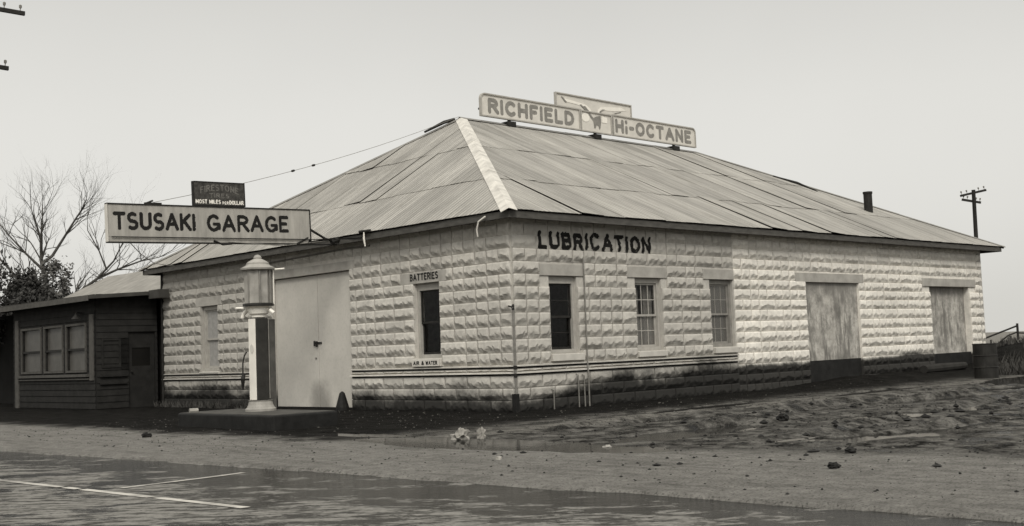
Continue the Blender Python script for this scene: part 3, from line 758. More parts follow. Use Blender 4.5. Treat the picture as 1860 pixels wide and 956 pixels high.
# fascia and soffit
b = MB(); z1 = EZ - .012; fz = .13
x0, x1, y0, y1 = -OV + .03, LX + .72, -OV + .03, LY + .47
b.box(x0, x0 + .03, y0, y1, z1 - fz, z1); b.box(x0 + .0305, x1, y0, y0 + .03, z1 - fz, z1); b.box(x1 - .03, x1, y0 + .0305, y1, z1 - fz, z1); b.box(x0 + .0305, x1 - .0305, y1 - .03, y1, z1 - fz, z1)
b.obj('fascia', 'fascia', roof)
b = MB(); b.box(x0 + .032, x1 - .032, y0 + .032, y1 - .032, 3.702, 3.72); b.obj('soffit', 'soffit', roof)
# stove pipe
b = MB(); b.lathe((17.05, 2.05, 4.7), [(.13, 0), (.13, .78), (.145, .78), (.145, .84), (.11, .84)], 14); b.obj('stove_pipe', 'iron', roof, smooth=False)

# ---- lettering painted on the walls
def h_on_wall(key, s, z):
    for (u0, u1, w0, w1, mold, flip, depth, d0) in BLOCKS[key]:
        if u0 <= s <= u1 and w0 <= z <= w1:
            return d0 + float(block_h(np.array([s - u0]), np.array([z - w0]), u1 - u0, w1 - w0, mold, flip, depth)[0])
    return 0.004
near_blocks = [q for q in BLOCKS['side'] if q[0] < 5 and q[3] > 2.9 and q[2] < 3.6]; keep = BLOCKS['side']; BLOCKS['side'] = near_blocks
cl = .0165
cells = text_cells('LUBRICATION', 3.38, .36, .086, cl, .8, .18)
b = letter_mesh(cells, cl, lambda s, z: PS(.72 + s, 3.085 + z, h_on_wall('side', .72 + s, 3.085 + z) + .005))
o = b.obj('painted_lettering', 'paint_black', wall_s); o['label'] = 'black hand-painted word LUBRICATION'; BLOCKS['side'] = keep
cl = .008
cells = text_cells('BATTERIES', .90, .145, .027, cl, .5, .2)
b = letter_mesh(cells, cl, lambda s, z: PF(3.03 - s, 2.655 + z, .030))
o = b.obj('painted_lettering', 'paint_black', wall_f); o['label'] = 'black hand-painted word BATTERIES'

# ---- pipes and fittings on the building
b = MB(); b.tube([(1.92, -.03, 3.02), (1.915, -.075, 2.9), (1.90, -.085, .9), (1.885, -.11, .6), (1.88, -.11, -.05)], .016, 6); b.obj('wall_pipe', 'galv', garage)
for x, za, zb in ((1.58, -.05, .62), (1.75, -.05, .60), (.88, -.05, .36)):
    b = MB(); b.tube([(x, -.115, za), (x, -.115, zb), (x, -.06, zb + .02)], .014, 6); b.obj('pipe_stub', 'galv', garage)
b = MB(); b.tube([(-.40, .25, 3.68), (-.42, .42, 3.60), (-.40, .50, 3.45), (-.36, .52, 3.33)], .016, 6); b.obj('drip_hook', 'white', roof)
b = MB(); b.tube([(-.44, 4.02, 3.76), (-.45, 4.01, 3.62), (-.43, 4.0, 3.46)], [.012, .022, .014], 6); b.obj('insulator', 'white', roof)
b = MB(); b.tube([(-.06, 4.35, 3.52), (-.06, 5.5, 3.53), (-.06, 7.6, 3.48), (-.06, 9.0, 3.46)], .022, 6); b.obj('conduit', 'galv', garage)
b = MB(); b.tube([(-.06, LY - .06, 3.62), (-.07, LY - .06, 3.2), (-.07, LY - .06, -.02)], .035, 8); b.obj('downspout', 'iron', garage)
b = MB(); b.tube([(-.40, 3.85, 3.78), (-.42, 4.2, 3.785)], .035, 6); b.obj('eave_clamp', 'iron', roof)

# ------------------------------------------------------------------ signs
# main hanging sign: stands out from the eave, square to the front wall, sagging a little at its outer end
sg = thing('hanging_sign', 'long grey TSUSAKI GARAGE board sign hung out from the eave above the pump', 'sign', (-1.10, 5.08, 3.60), rot=(0, math.radians(-1.55), 0))
def lobj(b, name, mat, parent, **k):
    o = b.obj(name, mat, parent, loc=(0, 0, 0), **k); return o
W = 4.48
b = MB(); b.box(-W, 0, -.035, .035, 0.085, .70); lobj(b, 'board', 'sign_grey', sg)
b = MB(); b.box(-W - .01, -.06, -.034, .034, -.005, .079); lobj(b, 'lower_board', 'sign_grey', sg)
b = MB(); b.box(-W - .02, .02, -.05, .05, .703, .725); b.box(-W - .02, .02, -.05, .05, -.03, -.008); b.box(.003, .022, -.05, .05, -.0075, .7025); lobj(b, 'frame', 'iron', sg)
b = MB(); b.box(-W - .025, -W - .012, -.052, .052, -.0075, .7025); lobj(b, 'frame', 'sign_pale', sg)
cl = .0105
for word, x_, w_ in (('TSUSAKI', -4.38, 1.69), ('GARAGE', -2.43, 1.90)):
    cells = text_cells(word, w_, .35, .070, cl, .25, .13)
    b = letter_mesh(cells, cl, lambda s, z: (x_ + s, -.0385, .215 + z)); o = lobj(b, 'lettering', 'paint_black', sg); o['label'] = 'dark hand-painted word ' + word
b = MB(); b.tube([(.01, -.02, .30), (.40, -.02, .10), (.66, -.02, .04)], .028, 8); b.tube([(.55, -.02, .03), (.80, -.02, .10)], .055, 8); lobj(b, 'bracket_arm', 'iron', sg)
b = MB(); b.tube([(-W + .05, -.06, .082), (.0, -.06, .078), (.75, -.06, .10), (.72, -.9, .05)], .011, 6); lobj(b, 'support_rod', 'iron', sg)
b = MB(); b.tube([(-.35, -.06, -.02), (-.05, -.02, .12)], .022, 6); b.tube([(-.55, 0, -.03), (.7, 0, -.02)], .02, 6); lobj(b, 'lower_arm', 'iron', sg)
b = MB(); b.tube([(-1.9, -.05, -.03), (-2.1, -.05, -.05), (-2.3, -.05, .03)], .02, 6); lobj(b, 'clip', 'iron', sg)
b = MB(); b.box(-3.72, -3.38, -.03, .03, .727, .76); b.tube([(-3.7, 0, .74), (-3.55, 0, .80)], .02, 6); lobj(b, 'shackle', 'iron', sg)
# small tyre sign on top of the big sign
ts = thing('tyre_sign', 'small dark rusted tyre advertising plate standing on top of the long hanging sign', 'sign', (-3.25, 5.08, 4.262), rot=(0, math.radians(-1.55), 0))
b = MB(); b.box(-.54, .58, -.02, .02, .035, .485); lobj(b, 'board', 'sign_dark', ts)
b = MB(); b.box(-.575, -.545, -.03, .03, .0, .50); b.box(-.5445, .60, -.028, .028, .488, .505); b.box(-.5445, .60, -.028, .028, .015, .032); b.box(.583, .60, -.027, .027, .0325, .4875)
lobj(b, 'frame', 'iron', ts)
cl = .007; cells = text_cells('MOST MILES', .55, .085, .018, cl, 0, .2)
b = letter_mesh(cells, cl, lambda s, z: (-.515 + s, -.0235, .055 + z))
lobj(b, 'lettering', 'white', ts); c2 = text_cells('PER', .14, .06, .014, cl, 0, .2); b = letter_mesh(c2, cl, lambda s, z: (.075 + s, -.0235, .05 + z)); lobj(b, 'lettering', 'white', ts)
c2 = text_cells('DOLLAR', .32, .085, .018, cl, 0, .2); b = letter_mesh(c2, cl, lambda s, z: (.235 + s, -.0235, .05 + z))
lobj(b, 'lettering', 'white', ts)
c2 = text_cells('FIRESTONE', .86, .135, .026, cl, 0, .2)
b = letter_mesh(c2, cl, lambda s, z: (-.41 + s, -.0235, .30 + z - .35 * (s - .43) ** 2 + .02)); o = lobj(b, 'lettering', 'paint_dull', ts); o['label'] = 'arched worn line of lettering almost lost in the rust'; c2 = text_cells('TIRES', .46, .10, .022, cl, 0, .2)
b = letter_mesh(c2, cl, lambda s, z: (-.22 + s, -.0235, .175 + z)); o = lobj(b, 'lettering', 'paint_dull', ts); o['label'] = 'worn dull lettering almost lost in the rust'
# air and water sign below the BATTERIES window
aw = thing('wall_sign', 'narrow pale AIR & WATER strip fixed under the sill of the BATTERIES window', 'sign', (-.08, 2.53, .90))
b = MB(); b.box(-.092, -.082, 2.11, 2.97, .895, 1.03); b.obj('board', 'sign_pale', aw)
cl = .007
for word, y_, w_ in (('AIR', 2.93, .19), ('&', 2.67, .085), ('WATER', 2.53, .36)):
    cells = text_cells(word, w_, .085, .022, cl, .3, .2)
    b = letter_mesh(cells, cl, lambda s, z: (-.0945, y_ - s, .92 + z)); b.obj('lettering', 'paint_black', aw)
# roof sign along the ridge
rs = thing('roof_sign', 'long pale RICHFIELD HI-OCTANE sign with a winged emblem along the roof ridge', 'sign', (10.3, 6.9, 7.42))
YS = 6.86; zb, zt = 7.44, 8.08
def rounded(x0, x1, z0, z1, rl, rr):
    P = [(x0, z0), (x1, z0)]
    P += [(x1 - rr + rr * math.cos(t), z1 - rr + rr * math.sin(t)) for t in np.linspace(0, math.pi / 2, 7)] if rr else [(x1, z1)]
    P += [(x0 + rl + rl * math.cos(t), z1 - rl + rl * math.sin(t)) for t in np.linspace(math.pi / 2, math.pi, 7)] if rl else [(x0, z1)]
    return P
def framed(x0, x1, z0, z1, rl, rr, y, name):
    b = MB(); b.prism(rounded(x0 + .03, x1 - .03, z0 + .03, z1 - .03, max(rl - .03, 0), max(rr - .03, 0)), 'y', y, y + .03); o = b.obj(name, 'sign_pale', rs)
    out = rounded(x0, x1, z0, z1, rl, rr); inn = rounded(x0 + .035, x1 - .035, z0 + .035, z1 - .035, max(rl - .035, 0), max(rr - .035, 0)); n = len(out)
    V = []
    for (yy) in (y - .035, y + .05): V += [(p, yy, q) for p, q in out] + [(p, yy, q) for p, q in inn]
    Fc = []
    for i in range(n):
        j = (i + 1) % n
        Fc += [(i, j, n + j, n + i), (2 * n + i, 3 * n + i, 3 * n + j, 2 * n + j), (i, 2 * n + i, 2 * n + j, j), (n + i, n + j, 3 * n + j, 3 * n + i)]
    b = MB(); b.add(V, Fc); b.obj('panel_frame', 'frame', o)
    return o
pl = framed(5.62, 9.52, zb, zt, .16, 0, YS, 'panel'); pc = framed(9.56, 10.92, zb, zt - .02, 0, 0, YS + .01, 'panel'); pr = framed(10.96, 14.98, zb, zt, 0, .16, YS, 'panel')
pw = framed(8.65, 11.98, 7.90, 8.50, 0, 0, YS + .12, 'panel')
cl = .014
for txt, x, w_, p_, lab in (('RICHFIELD', 5.90, 3.38, pl, 'grey word RICHFIELD'), ('Hi-OCTANE', 11.08, 3.68, pr, 'grey word HI-OCTANE')):
    cells = text_cells(txt, w_, .43, .115, cl, 0, .15)
    b = letter_mesh(cells, cl, lambda s, z: (x + s, YS - .004, zb + .10 + z)); o = b.obj('lettering', 'paint_grey', p_); o['label'] = lab
def flat(name, polys, y, mat, parent, t=.004):
    for P in polys:
        b = MB(); b.prism(P, 'y', y - t, y); o = b.obj(name, mat, parent)
    return o
yw = YS + .115
flat('emblem_wing', [[(8.95, 8.36), (9.6, 8.31), (9.95, 8.27), (10.12, 8.17), (10.2, 8.06), (10.14, 8.02), (10.05, 8.12), (9.85, 8.2), (9.5, 8.24), (9.15, 8.26)],
                     [(10.42, 8.06), (10.47, 8.18), (10.6, 8.28), (10.85, 8.31), (11.5, 8.37), (11.75, 8.30), (11.2, 8.22), (10.75, 8.2), (10.58, 8.13), (10.5, 8.05)]], yw, 'white', pw)
flat('emblem_feather', [[(8.88, 8.40), (9.05, 8.24), (9.12, 8.24), (8.98, 8.38)], [(9.66, 8.25), (9.95, 8.07), (10.0, 8.09), (9.74, 8.26)], [(9.82, 8.22), (10.05, 8.05), (10.1, 8.07), (9.9, 8.23)], [(9.62, 8.08), (10.1, 8.03), (10.1, 8.06), (9.64, 8.115)],
                        [(10.54, 8.05), (10.62, 8.16), (10.78, 8.22), (10.66, 8.22), (10.54, 8.15), (10.49, 8.06)], [(11.2, 8.14), (11.5, 8.22), (11.5, 8.24), (11.2, 8.165)]], yw - .005, 'paint_grey', pw)
yc = YS - .0
flat('emblem_body', [[(9.9, 8.0), (9.98, 8.0), (10.12, 7.88), (10.26, 7.94), (10.44, 7.98), (10.46, 7.8), (10.42, 7.62), (10.38, 7.55), (10.33, 7.66), (10.25, 7.68), (10.2, 7.58), (10.14, 7.58), (10.12, 7.78), (10.0, 7.88)]], yc + .006, 'paint_grey', pc)
flat('emblem_disc', [[(9.78 + .17 * math.cos(t), 7.86 + .13 * math.sin(t)) for t in np.linspace(0, 2 * math.pi, 21)[:-1]]], yc + .004, 'white', pc)
flat('emblem_patch', [[(10.5, 7.78), (10.72, 7.78), (10.72, 7.95), (10.5, 7.97)]], yc + .004, 'white', pc)
for x in (6.75, 10.25, 13.95):
    b = MB(); b.box(x - .14, x + .14, YS - .05, YS + .25, 7.26, 7.40); b.prism([(x - .04, 7.40), (x + .04, 7.40), (x + .04, 7.9), (x - .04, 7.9)], 'y', YS + .055, YS + .11); b.obj('bracket', 'iron', rs)
b = MB(); b.box(5.62, 14.98, YS + .052, YS + .09, 7.62, 7.67); b.box(8.70, 11.9, YS + .16, YS + .19, 8.1, 8.15); b.obj('back_rail', 'iron', rs)

# guy wires
def wire(name, pts, r, label, group=None, mat='iron'):
    b = MB(); b.tube(pts, r, 5); o = b.obj(name, 'galv', None, loc=pts[0]); return tag(o, label, 'wire', group)
p0, p1 = Vector((-4.66, 5.08, 4.27)), Vector((4.95, 6.98, 7.36)); pts = [p0.lerp(p1, t) - Vector((0, 0, .18 * 4 * t * (1 - t))) for t in np.linspace(0, 1, 13)]
gw = wire('guy_wire', [tuple(p) for p in pts], .0055, 'thin wire with two insulators running from the hanging sign to the roof peak')
for t in (.375, .44):
    p = p0.lerp(p1, t) - Vector((0, 0, .18 * 4 * t * (1 - t))); q = p + (p1 - p0).normalized() * .12
    b = MB(); b.tube([p, p.lerp(q, .3), p.lerp(q, .7), q], [.01, .028, .028, .01], 6); b.obj('insulator', 'iron', gw)
wire('guy_wire', [(-5.2, 5.02, 3.49), (-4.2, 6.6, 3.42), (-2.7, 9.0, 3.45), (-.42, 12.4, 3.70)], .009, 'wire from the low outer end of the hanging sign back to the left eave')
wire('guy_wire', [(-3.1, 5.0, 3.55), (-1.8, 5.02, 3.52), (-.42, 5.06, 3.70)], .010, 'short wire under the hanging sign reaching the eave')

# ------------------------------------------------------------------ gas pump and island
isl = thing('pump_island', 'low dark oily concrete slab under the gas pump', 'kerb island', (-4.2, 2.2, 0))
b = MB(); b.box(-4.87, -3.60, .62, 3.85, -.1, .245); b.obj('slab', 'slab', isl, bevel=.03)
b = MB(); b.box(-4.83, -3.64, .66, 3.81, .2451, .252); b.obj('top', 'slab_top', isl)
b = MB(); b.tube([(-4.75, 3.62, .275), (-4.6, 3.58, .285)], [.05, .04], 7); o = b.obj('stone', 'rock_pale', None, loc=(-4.68, 3.6, .25)); tag(o, 'small pale stone lying on the left end of the pump island', 'stone')
PX, PY, PZ = -4.08, 2.29, .253
gp = thing('gas_pump', 'old visible-cylinder gas pump, white fronted, on its concrete island', 'gas pump', (PX, PY, PZ))
b = MB(); b.lathe((PX, PY, PZ), [(.27, 0), (.27, .04), (.245, .06), (.22, .11), (.205, .17), (.215, .19)], 28); b.obj('base', 'pump_grey', gp, smooth=False)
b = MB(); b.box(PX - .13, PX + .11, PY - .12, PY + .12, PZ + .19, PZ + 1.64); b.obj('column', 'pump_dark', gp, bevel=.012)
b = MB(); b.box(PX - .146, PX - .131, PY - .10, PY + .12, PZ + .20, PZ + 1.63); b.obj('front_panel', 'white', gp, bevel=.004)
b = MB(); b.box(PX + .111, PX + .27, PY - .10, PY + .11, PZ + .02, PZ + 1.62); b.obj('rear_case', 'pump_mid', gp, bevel=.01)
b = MB(); b.tube([(PX + .115, PY - .128, PZ + .22), (PX + .115, PY - .128, PZ + 1.62)], .010, 6); b.obj('pipe', 'galv', gp)
b = MB(); b.prism([(PX - .166 - .0, 0)] * 0 or [(PY + .01 + .06 * math.cos(t), PZ + 1.10 + .08 * math.sin(t)) for t in np.linspace(0, 2 * math.pi, 19)[:-1]], 'x', PX - .153, PX - .1465); b.obj('badge', 'sign_pale', gp)
b = MB(); b.lathe((PX, PY, PZ), [(.10, 1.64), (.13, 1.66), (.13, 1.70), (.17, 1.72), (.20, 1.80), (.16, 1.83), (.21, 1.85)], 20)
b.tube([(PX - .10, PY + .2, PZ + 1.80), (PX - .16, PY + .26, PZ + 1.72), (PX - .17, PY + .27, PZ + 1.66)], .035, 8); b.tube([(PX + .1, PY - .2, PZ + 1.78), (PX + .15, PY - .25, PZ + 1.72)], .035, 8)
b.tube([(PX - .15, PY + .1, PZ + 1.82), (PX - .26, PY + .20, PZ + 1.83), (PX - .30, PY + .26, PZ + 1.83)], .02, 8)
b.obj('valve_casting', 'porcelain', gp, smooth=False)
b = MB(); b.lathe((PX, PY, PZ), [(.27, 1.855), (.275, 1.87), (.275, 1.90), (.26, 1.905)], 24); b.obj('cylinder_tray', 'pump_dark', gp)
b = MB(); b.lathe((PX, PY, PZ), [(.245, 1.905), (.245, 2.50)], 18, flute=-.11); b.obj('cylinder', 'pump_grey', gp)
for k in range(5):
    a = math.radians(180 + 18 + 48 * k); rr = .252
    b = MB(); b.tube([(PX + rr * math.cos(a), PY + rr * math.sin(a), PZ + 1.9), (PX + rr * math.cos(a), PY + rr * math.sin(a), PZ + 2.5)], .014, 6); b.obj('stay_rod', 'galv', gp)
b = MB(); b.lathe((PX, PY, PZ), [(.25, 2.48), (.305, 2.50), (.31, 2.53), (.22, 2.575), (.20, 2.60), (.20, 2.62), (.15, 2.66), (.07, 2.70), (.075, 2.72), (.05, 2.76), (.01, 2.775)], 28); b.obj('cap', 'pump_grey', gp)
q = Vector((PX, PY, PZ)) + R_ * .275
b = MB(); b.tube([(q.x, q.y, PZ + 1.88), (q.x, q.y, PZ + 2.50)], .014, 6); q2 = q + R_ * .2; b.tube([(q.x, q.y, PZ + 2.50), (q2.x, q2.y, PZ + 2.51)], .016, 6); b.obj('gauge_rod', 'white', gp)
h0 = Vector((PX - .19, PY + .17, PZ))
b = MB(); b.tube([h0 + Vector((.03, .0, 1.05)), h0 + Vector((.0, .03, .98)), h0 + Vector((-.02, .05, .85)), h0 + Vector((-.03, .04, .62)), h0 + Vector((-.04, -.02, .57)), h0 + Vector((-.03, -.03, .66))], .013, 7); b.obj('hose', 'rubber', gp)
b = MB(); b.tube([h0 + Vector((-.03, .03, .66)), h0 + Vector((-.05, .01, .58)), h0 + Vector((-.03, .05, .47)), h0 + Vector((-.02, .06, .38))], [.02, .04, .028, .014], 8); b.obj('nozzle', 'rubber', gp)

# ------------------------------------------------------------------ small things round the garage
b = MB(); b.lathe((-.25, 5.24, 0), [(.15, -.02), (.145, .06), (.10, .22), (.06, .36), (.02, .40)], 12); o = b.obj('guard_post', 'slab', None, loc=(-.25, 5.24, 0)); tag(o, 'dark tapered guard stub at the right jamb of the double doors', 'guard post')
st = thing('standpipe', 'pale standpipe with dark couplings strapped to the near corner of the garage', 'pipe', (-.10, -.10, 0))
b = MB(); b.tube([(-.10, -.10, -.05), (-.10, -.10, 1.95)], .022, 8); b.obj('pipe', 'galv', st)
for z in (.68, .83): b = MB(); b.tube([(-.10, -.10, z - .035), (-.10, -.10, z + .035)], .036, 8); b.obj('coupling', 'iron', st)
b = MB(); b.tube([(-.10, -.10, 1.90), (-.10, -.10, 1.97), (-.02, -.02, 1.99)], .027, 8); b.tube([(-.10, -.10, 1.95), (-.18, -.05, 1.98)], .016, 6); b.obj('tap', 'iron', st)
b = MB(); b.box(-.155, -.05, -.13, -.04, 0, .34); b.obj('corner_stain_box', 'slab', st)  # box standing in for a dark stain at the wall corner

def crumple(c, sx, sy, sz, seed, mat, name, sub=3, amp=.45, freq=9):
    bm = bmesh.new(); bmesh.ops.create_icosphere(bm, subdivisions=sub, radius=1.0); rr = Vector((seed * 3.1, seed * 1.7, seed))
    for v in bm.verts:
        n = mnoise.fractal(v.co * freq * .25 + rr, 1.0, 2.0, 3); v.co *= 1 + amp * n
        v.co.x *= sx; v.co.y *= sy; v.co.z *= sz
    me = bpy.data.meshes.new(name); bm.to_mesh(me); bm.free(); me.materials.append(M[mat])
    o = bpy.data.objects.new(name, me); COL.objects.link(o); o.location = c; return o
z = gh(-4.78, -4.07)
o = crumple((-4.86, -4.0, z + .05), .11, .10, .11, 2, 'paper', 'crumpled_paper', amp=.8); tag(o, 'larger crumpled pale paper heap at the edge of the long puddle', 'litter')
o = crumple((-4.68, -4.20, z + .06), .055, .05, .10, 5, 'paper', 'crumpled_paper', amp=.8); tag(o, 'smaller upright scrap of pale paper just right of the bigger crumpled heap', 'litter')
for (x, y, s, mt, lab) in ((-6.56, 1.62, .07, 'rock', 'dark clod alone on the pale shoulder left of the pump island'),
                           (-1.0, -6.45, .09, 'rock', 'big dark clod at the end of the low dirt ridge right of centre'),
                           (-4.62, -9.62, .06, 'rock', 'dark flat clod nearest the road on the right of the lot'),
                           (-5.9, -10.2, .055, 'rock', 'round dark clod alone on the pale shoulder far right'),
                           (-2.2, -8.9, .055, 'rock_pale', 'pale stone beside the dark puddle on the right'),
                           (-5.0, -6.72, .06, 'rock_pale', 'pale stone at the right tip of the long puddle'),
                           (-3.55, 1.0, .07, 'rock', 'dark clod beside the right end of the pump island'),
                           (-6.6, -6.6, .035, 'rock_pale', 'small pale stone on the shoulder below the long puddle'),
                           (-5.1, -5.0, .05, 'rock_pale', 'pale stone half sunk in the middle of the long puddle')):
    o = crumple((x, y, gh(x, y) + s * .35), s, s * .9, s * .65, x * y, mt, 'stone' if mt == 'rock_pale' else 'clod', amp=.5); tag(o, lab, 'stone' if mt == 'rock_pale' else 'clod', 'loose stones and clods on the lot')

# oil drum and log by the far corner

dx, dy = 13.50, -2.85; dz = gh(dx, dy) - .02
dr = thing('oil_drum', 'dark upright steel drum off the far right corner of the garage', 'drum', (dx, dy, dz))
b = MB(); b.lathe((dx, dy, dz), [(.285, 0), (.295, .015), (.285, .03), (.285, .28), (.30, .295), (.285, .31), (.285, .57), (.30, .585), (.285, .60), (.285, .86), (.297, .875), (.29, .885), (.27, .885), (.27, .865)], 24); b.obj('body', 'drum', dr)
b = MB(); b.lathe((dx + .12, dy, dz + .865), [(.035, 0), (.035, .02)], 10); b.obj('bung', 'iron', dr)
zl = gh(15.6, -.75)
b = MB(); b.tube([(14.3, -.80, zl + .09), (15.4, -.74, zl + .10), (16.9, -.70, zl + .11)], [.11, .125, .10], 10); o = b.obj('log', 'wood', None, loc=(15.6, -.75, zl)); tag(o, 'dark log lying along the foot of the side wall before the farther closed doorway', 'log')

# ------------------------------------------------------------------ annex on the left
ax = thing('annex_building', 'low dark annex with a three-part window bay and flat porch roof left of the garage', 'building', (0, 14.3, 0))
X0, Y0, Y1 = -1.75, 14.32, 20.05
wins = [(14.86, 16.20), (16.38, 17.72), (17.90, 19.42)]
PA = lambda s, z, d=0.: (X0 - d, s, z)
b = MB(); hA = [(a, c, 1.0, 2.34) for a, c in wins]
wall_sheet(b, PA, Y0, Y1, -.2, 2.98, hA, .14, d=0)
# lapped siding boards
for z in np.arange(0.02, 2.95, .17):
    for (a0, a1) in ([(Y0 + .01, Y1)] if not (z + .17 > 1.0 and z < 2.34) else [(Y0 + .01, 14.85), (16.21, 16.37), (17.73, 17.89), (19.43, Y1)]):
        b.add([PA(a0, z, .022), PA(a1, z, .022), PA(a1, z + .172, .004), PA(a0, z + .172, .004), PA(a0, z, .0), PA(a1, z, .0)], [(0, 1, 2, 3), (0, 4, 5, 1)])
PB = lambda s, z, d=0.: (s, Y0 - d, z)
hB = [(-1.58, -1.08, 1.12, 1.86), (-.84, -.06, -.2, 2.04)]
wall_sheet(b, PB, X0, 0.0, -.2, 2.98, hB, .14, d=0)
for z in np.arange(0.02, 2.95, .17):
    segs = [(X0 + .01, 0.0)]
    for h in hB:
        if z + .16 > h[2] and z < h[3]: segs = [t for (a0, a1) in segs for t in ((a0, h[0]), (h[1], a1)) if t[1] - t[0] > .02]
    for (a0, a1) in segs: b.add([PB(a0, z, .022), PB(a1, z, .022), PB(a1, z + .172, .004), PB(a0, z + .172, .004), PB(a0, z, 0), PB(a1, z, 0)], [(0, 1, 2, 3), (0, 4, 5, 1)])
b.obj('wall', 'annex', ax, recalc=False)
for a, c in wins:
    b = MB(); ring(b, PA, a + .002, c - .002, 1.002, 2.338, .055, .055, .06, .06, -.10, .045); pbox(b, PA, (a + c) / 2 - .0, (a + c) / 2 + .001, 1.07, 1.08, -.06, -.05)
    fr = b.obj('window', 'annex_trim', ax)
    b = MB(); pbox(b, PA, a + .057, c - .057, 1.60, 1.66, -.07, .015); pbox(b, PA, a + .057, a + .10, 1.065, 2.275, -.07, .005); pbox(b, PA, c - .10, c - .057, 1.065, 2.275, -.07, .005); b.obj('sash', 'iron', fr)
    for z0, z1 in ((1.065, 1.599), (1.661, 2.275)): b = MB(); pbox(b, PA, a + .10, c - .10, z0, z1, -.06, -.05); b.obj('pane', 'annex_glass', fr)
b = MB(); pbox(b, PA, 14.7, 19.6, .88, .955, .0, .10); pbox(b, PA, 14.7, 19.6, .80, .84, .0, .06); b.obj('sill', 'annex_trim', ax)
b = MB(); pbox(b, PA, 14.40, 14.62, .78, 2.55, .0, .05); b.obj('trim_board', 'annex_trim', ax); b = MB(); pbox(b, PA, 19.60, 19.85, .0, 2.6, .0, .05); b.obj('trim_board', 'annex_trim', ax)
b = MB(); ring(b, PB, -1.60, -1.06, 1.10, 1.88, .05, .05, .05, .05, -.08, .035); fr = b.obj('window', 'annex', ax)
b = MB(); pbox(b, PB, -1.549, -1.111, 1.151, 1.829, -.06, -.05); b.obj('pane', 'dark_pane', fr)
b = MB(); pbox(b, PB, -.83, -.07, -.02, 1.12, -.08, -.04); pbox(b, PB, -.83, -.72, 1.12, 2.03, -.08, -.04); pbox(b, PB, -.18, -.07, 1.12, 2.03, -.08, -.04); pbox(b, PB, -.72, -.18, 1.62, 2.03, -.08, -.04)
dd = b.obj('door', 'annex', ax)
b = MB(); pbox(b, PB, -.72, -.18, 1.12, 1.62, -.07, -.06); b.obj('pane', 'dark_pane', dd)
b = MB(); b.tube([(-.74, Y0 + .03, .98), (-.74, Y0 - .02, .98)], .03, 8); b.obj('handle', 'iron', dd)
b = MB(); pbox(b, PB, -1.66, -.9, .86, .92, .0, .07); pbox(b, PB, -1.66, -.9, .66, .70, .0, .07); b.obj('ledge', 'annex', ax)
# porch roof: thin flat slab oversailing the bay, its right end lapping the garage corner
b = MB(); V = [(-2.12, 13.93, 2.93), (-2.12, 26.0, 2.99), (.1, 26.0, 3.13), (.1, 13.93, 3.07)]
b.add([(x, y, z) for x, y, z in V] + [(x, y, z + .10) for x, y, z in V], [(3, 2, 1, 0), (4, 5, 6, 7), (0, 1, 5, 4), (1, 2, 6, 5), (2, 3, 7, 6), (3, 0, 4, 7)]); b.obj('porch_roof', 'porch_roof', ax)
b = MB(); b.box(-2.15, -2.122, 13.9, 26.0, 2.88, 3.02); b.obj('gutter', 'annex_trim', ax)
b = MB(); b.box(-.42, -.12, 13.35, 13.925, 2.93, 3.16); b.obj('porch_roof_end', 'porch_roof', ax)
b = MB(); b.box(-.12, .0, 20.06, 26, -.2, 3.0); b.box(-1.75, -1.6, 25.6, 25.75, -.1, 2.95); b.box(-1.75, -1.6, 21.9, 22.05, -.1, 2.95); b.obj('porch_wall', 'dark', ax)
b = MB(); b.box(-1.72, -.02, 20.051, 20.12, -.2, 2.93); b.obj('inner_wall', 'dark', ax); b = MB(); b.box(-1.6, -.14, 14.47, 14.5, -.2, 2.92); b.obj('inner_wall', 'dark', ax)
b = MB(); b.tube([(X0 - .02, 15.05, 2.60), (X0 - .22, 15.02, 2.62), (X0 - .26, 14.95, 2.55)], .02, 6); b.lathe((X0 - .26, 14.95, 2.44), [(.13, 0), (.03, .11), (.03, .14)], 12); b.obj('porch_lamp', 'iron', ax)
# pale sloping roof of the shed joined on behind the annex
sh = thing('rear_shed', 'shed with a pale felted slope rising behind the flat porch roof, left of the garage', 'shed', (2, 18, 0))
b = MB()
V = [(.12, 13.95, 3.16), (.12, 22.0, 3.22), (2.1, 22.0, 4.17), (2.1, 13.95, 4.13), (4.2, 22.0, 3.2), (4.2, 13.95, 3.16)]
b.add(V + [(x, y, z - .07) for x, y, z in V], [(0, 1, 2, 3), (3, 2, 4, 5), (9, 8, 7, 6), (11, 10, 8, 9), (0, 6, 7, 1), (1, 7, 8, 2), (2, 8, 10, 4), (4, 10, 11, 5), (5, 11, 9, 3), (3, 9, 6, 0)]); b.obj('roof', 'shed_roof', sh)
b = MB(); b.box(.2, .32, 14.0, 21.7, -.1, 3.09); b.box(4.0, 4.1, 14.0, 21.7, -.1, 3.1); b.prism([(.33, -.1), (3.99, -.1), (3.99, 3.1), (2.1, 3.98), (.33, 3.12)], 'y', 21.6, 21.7); b.obj('wall', 'annex', sh)

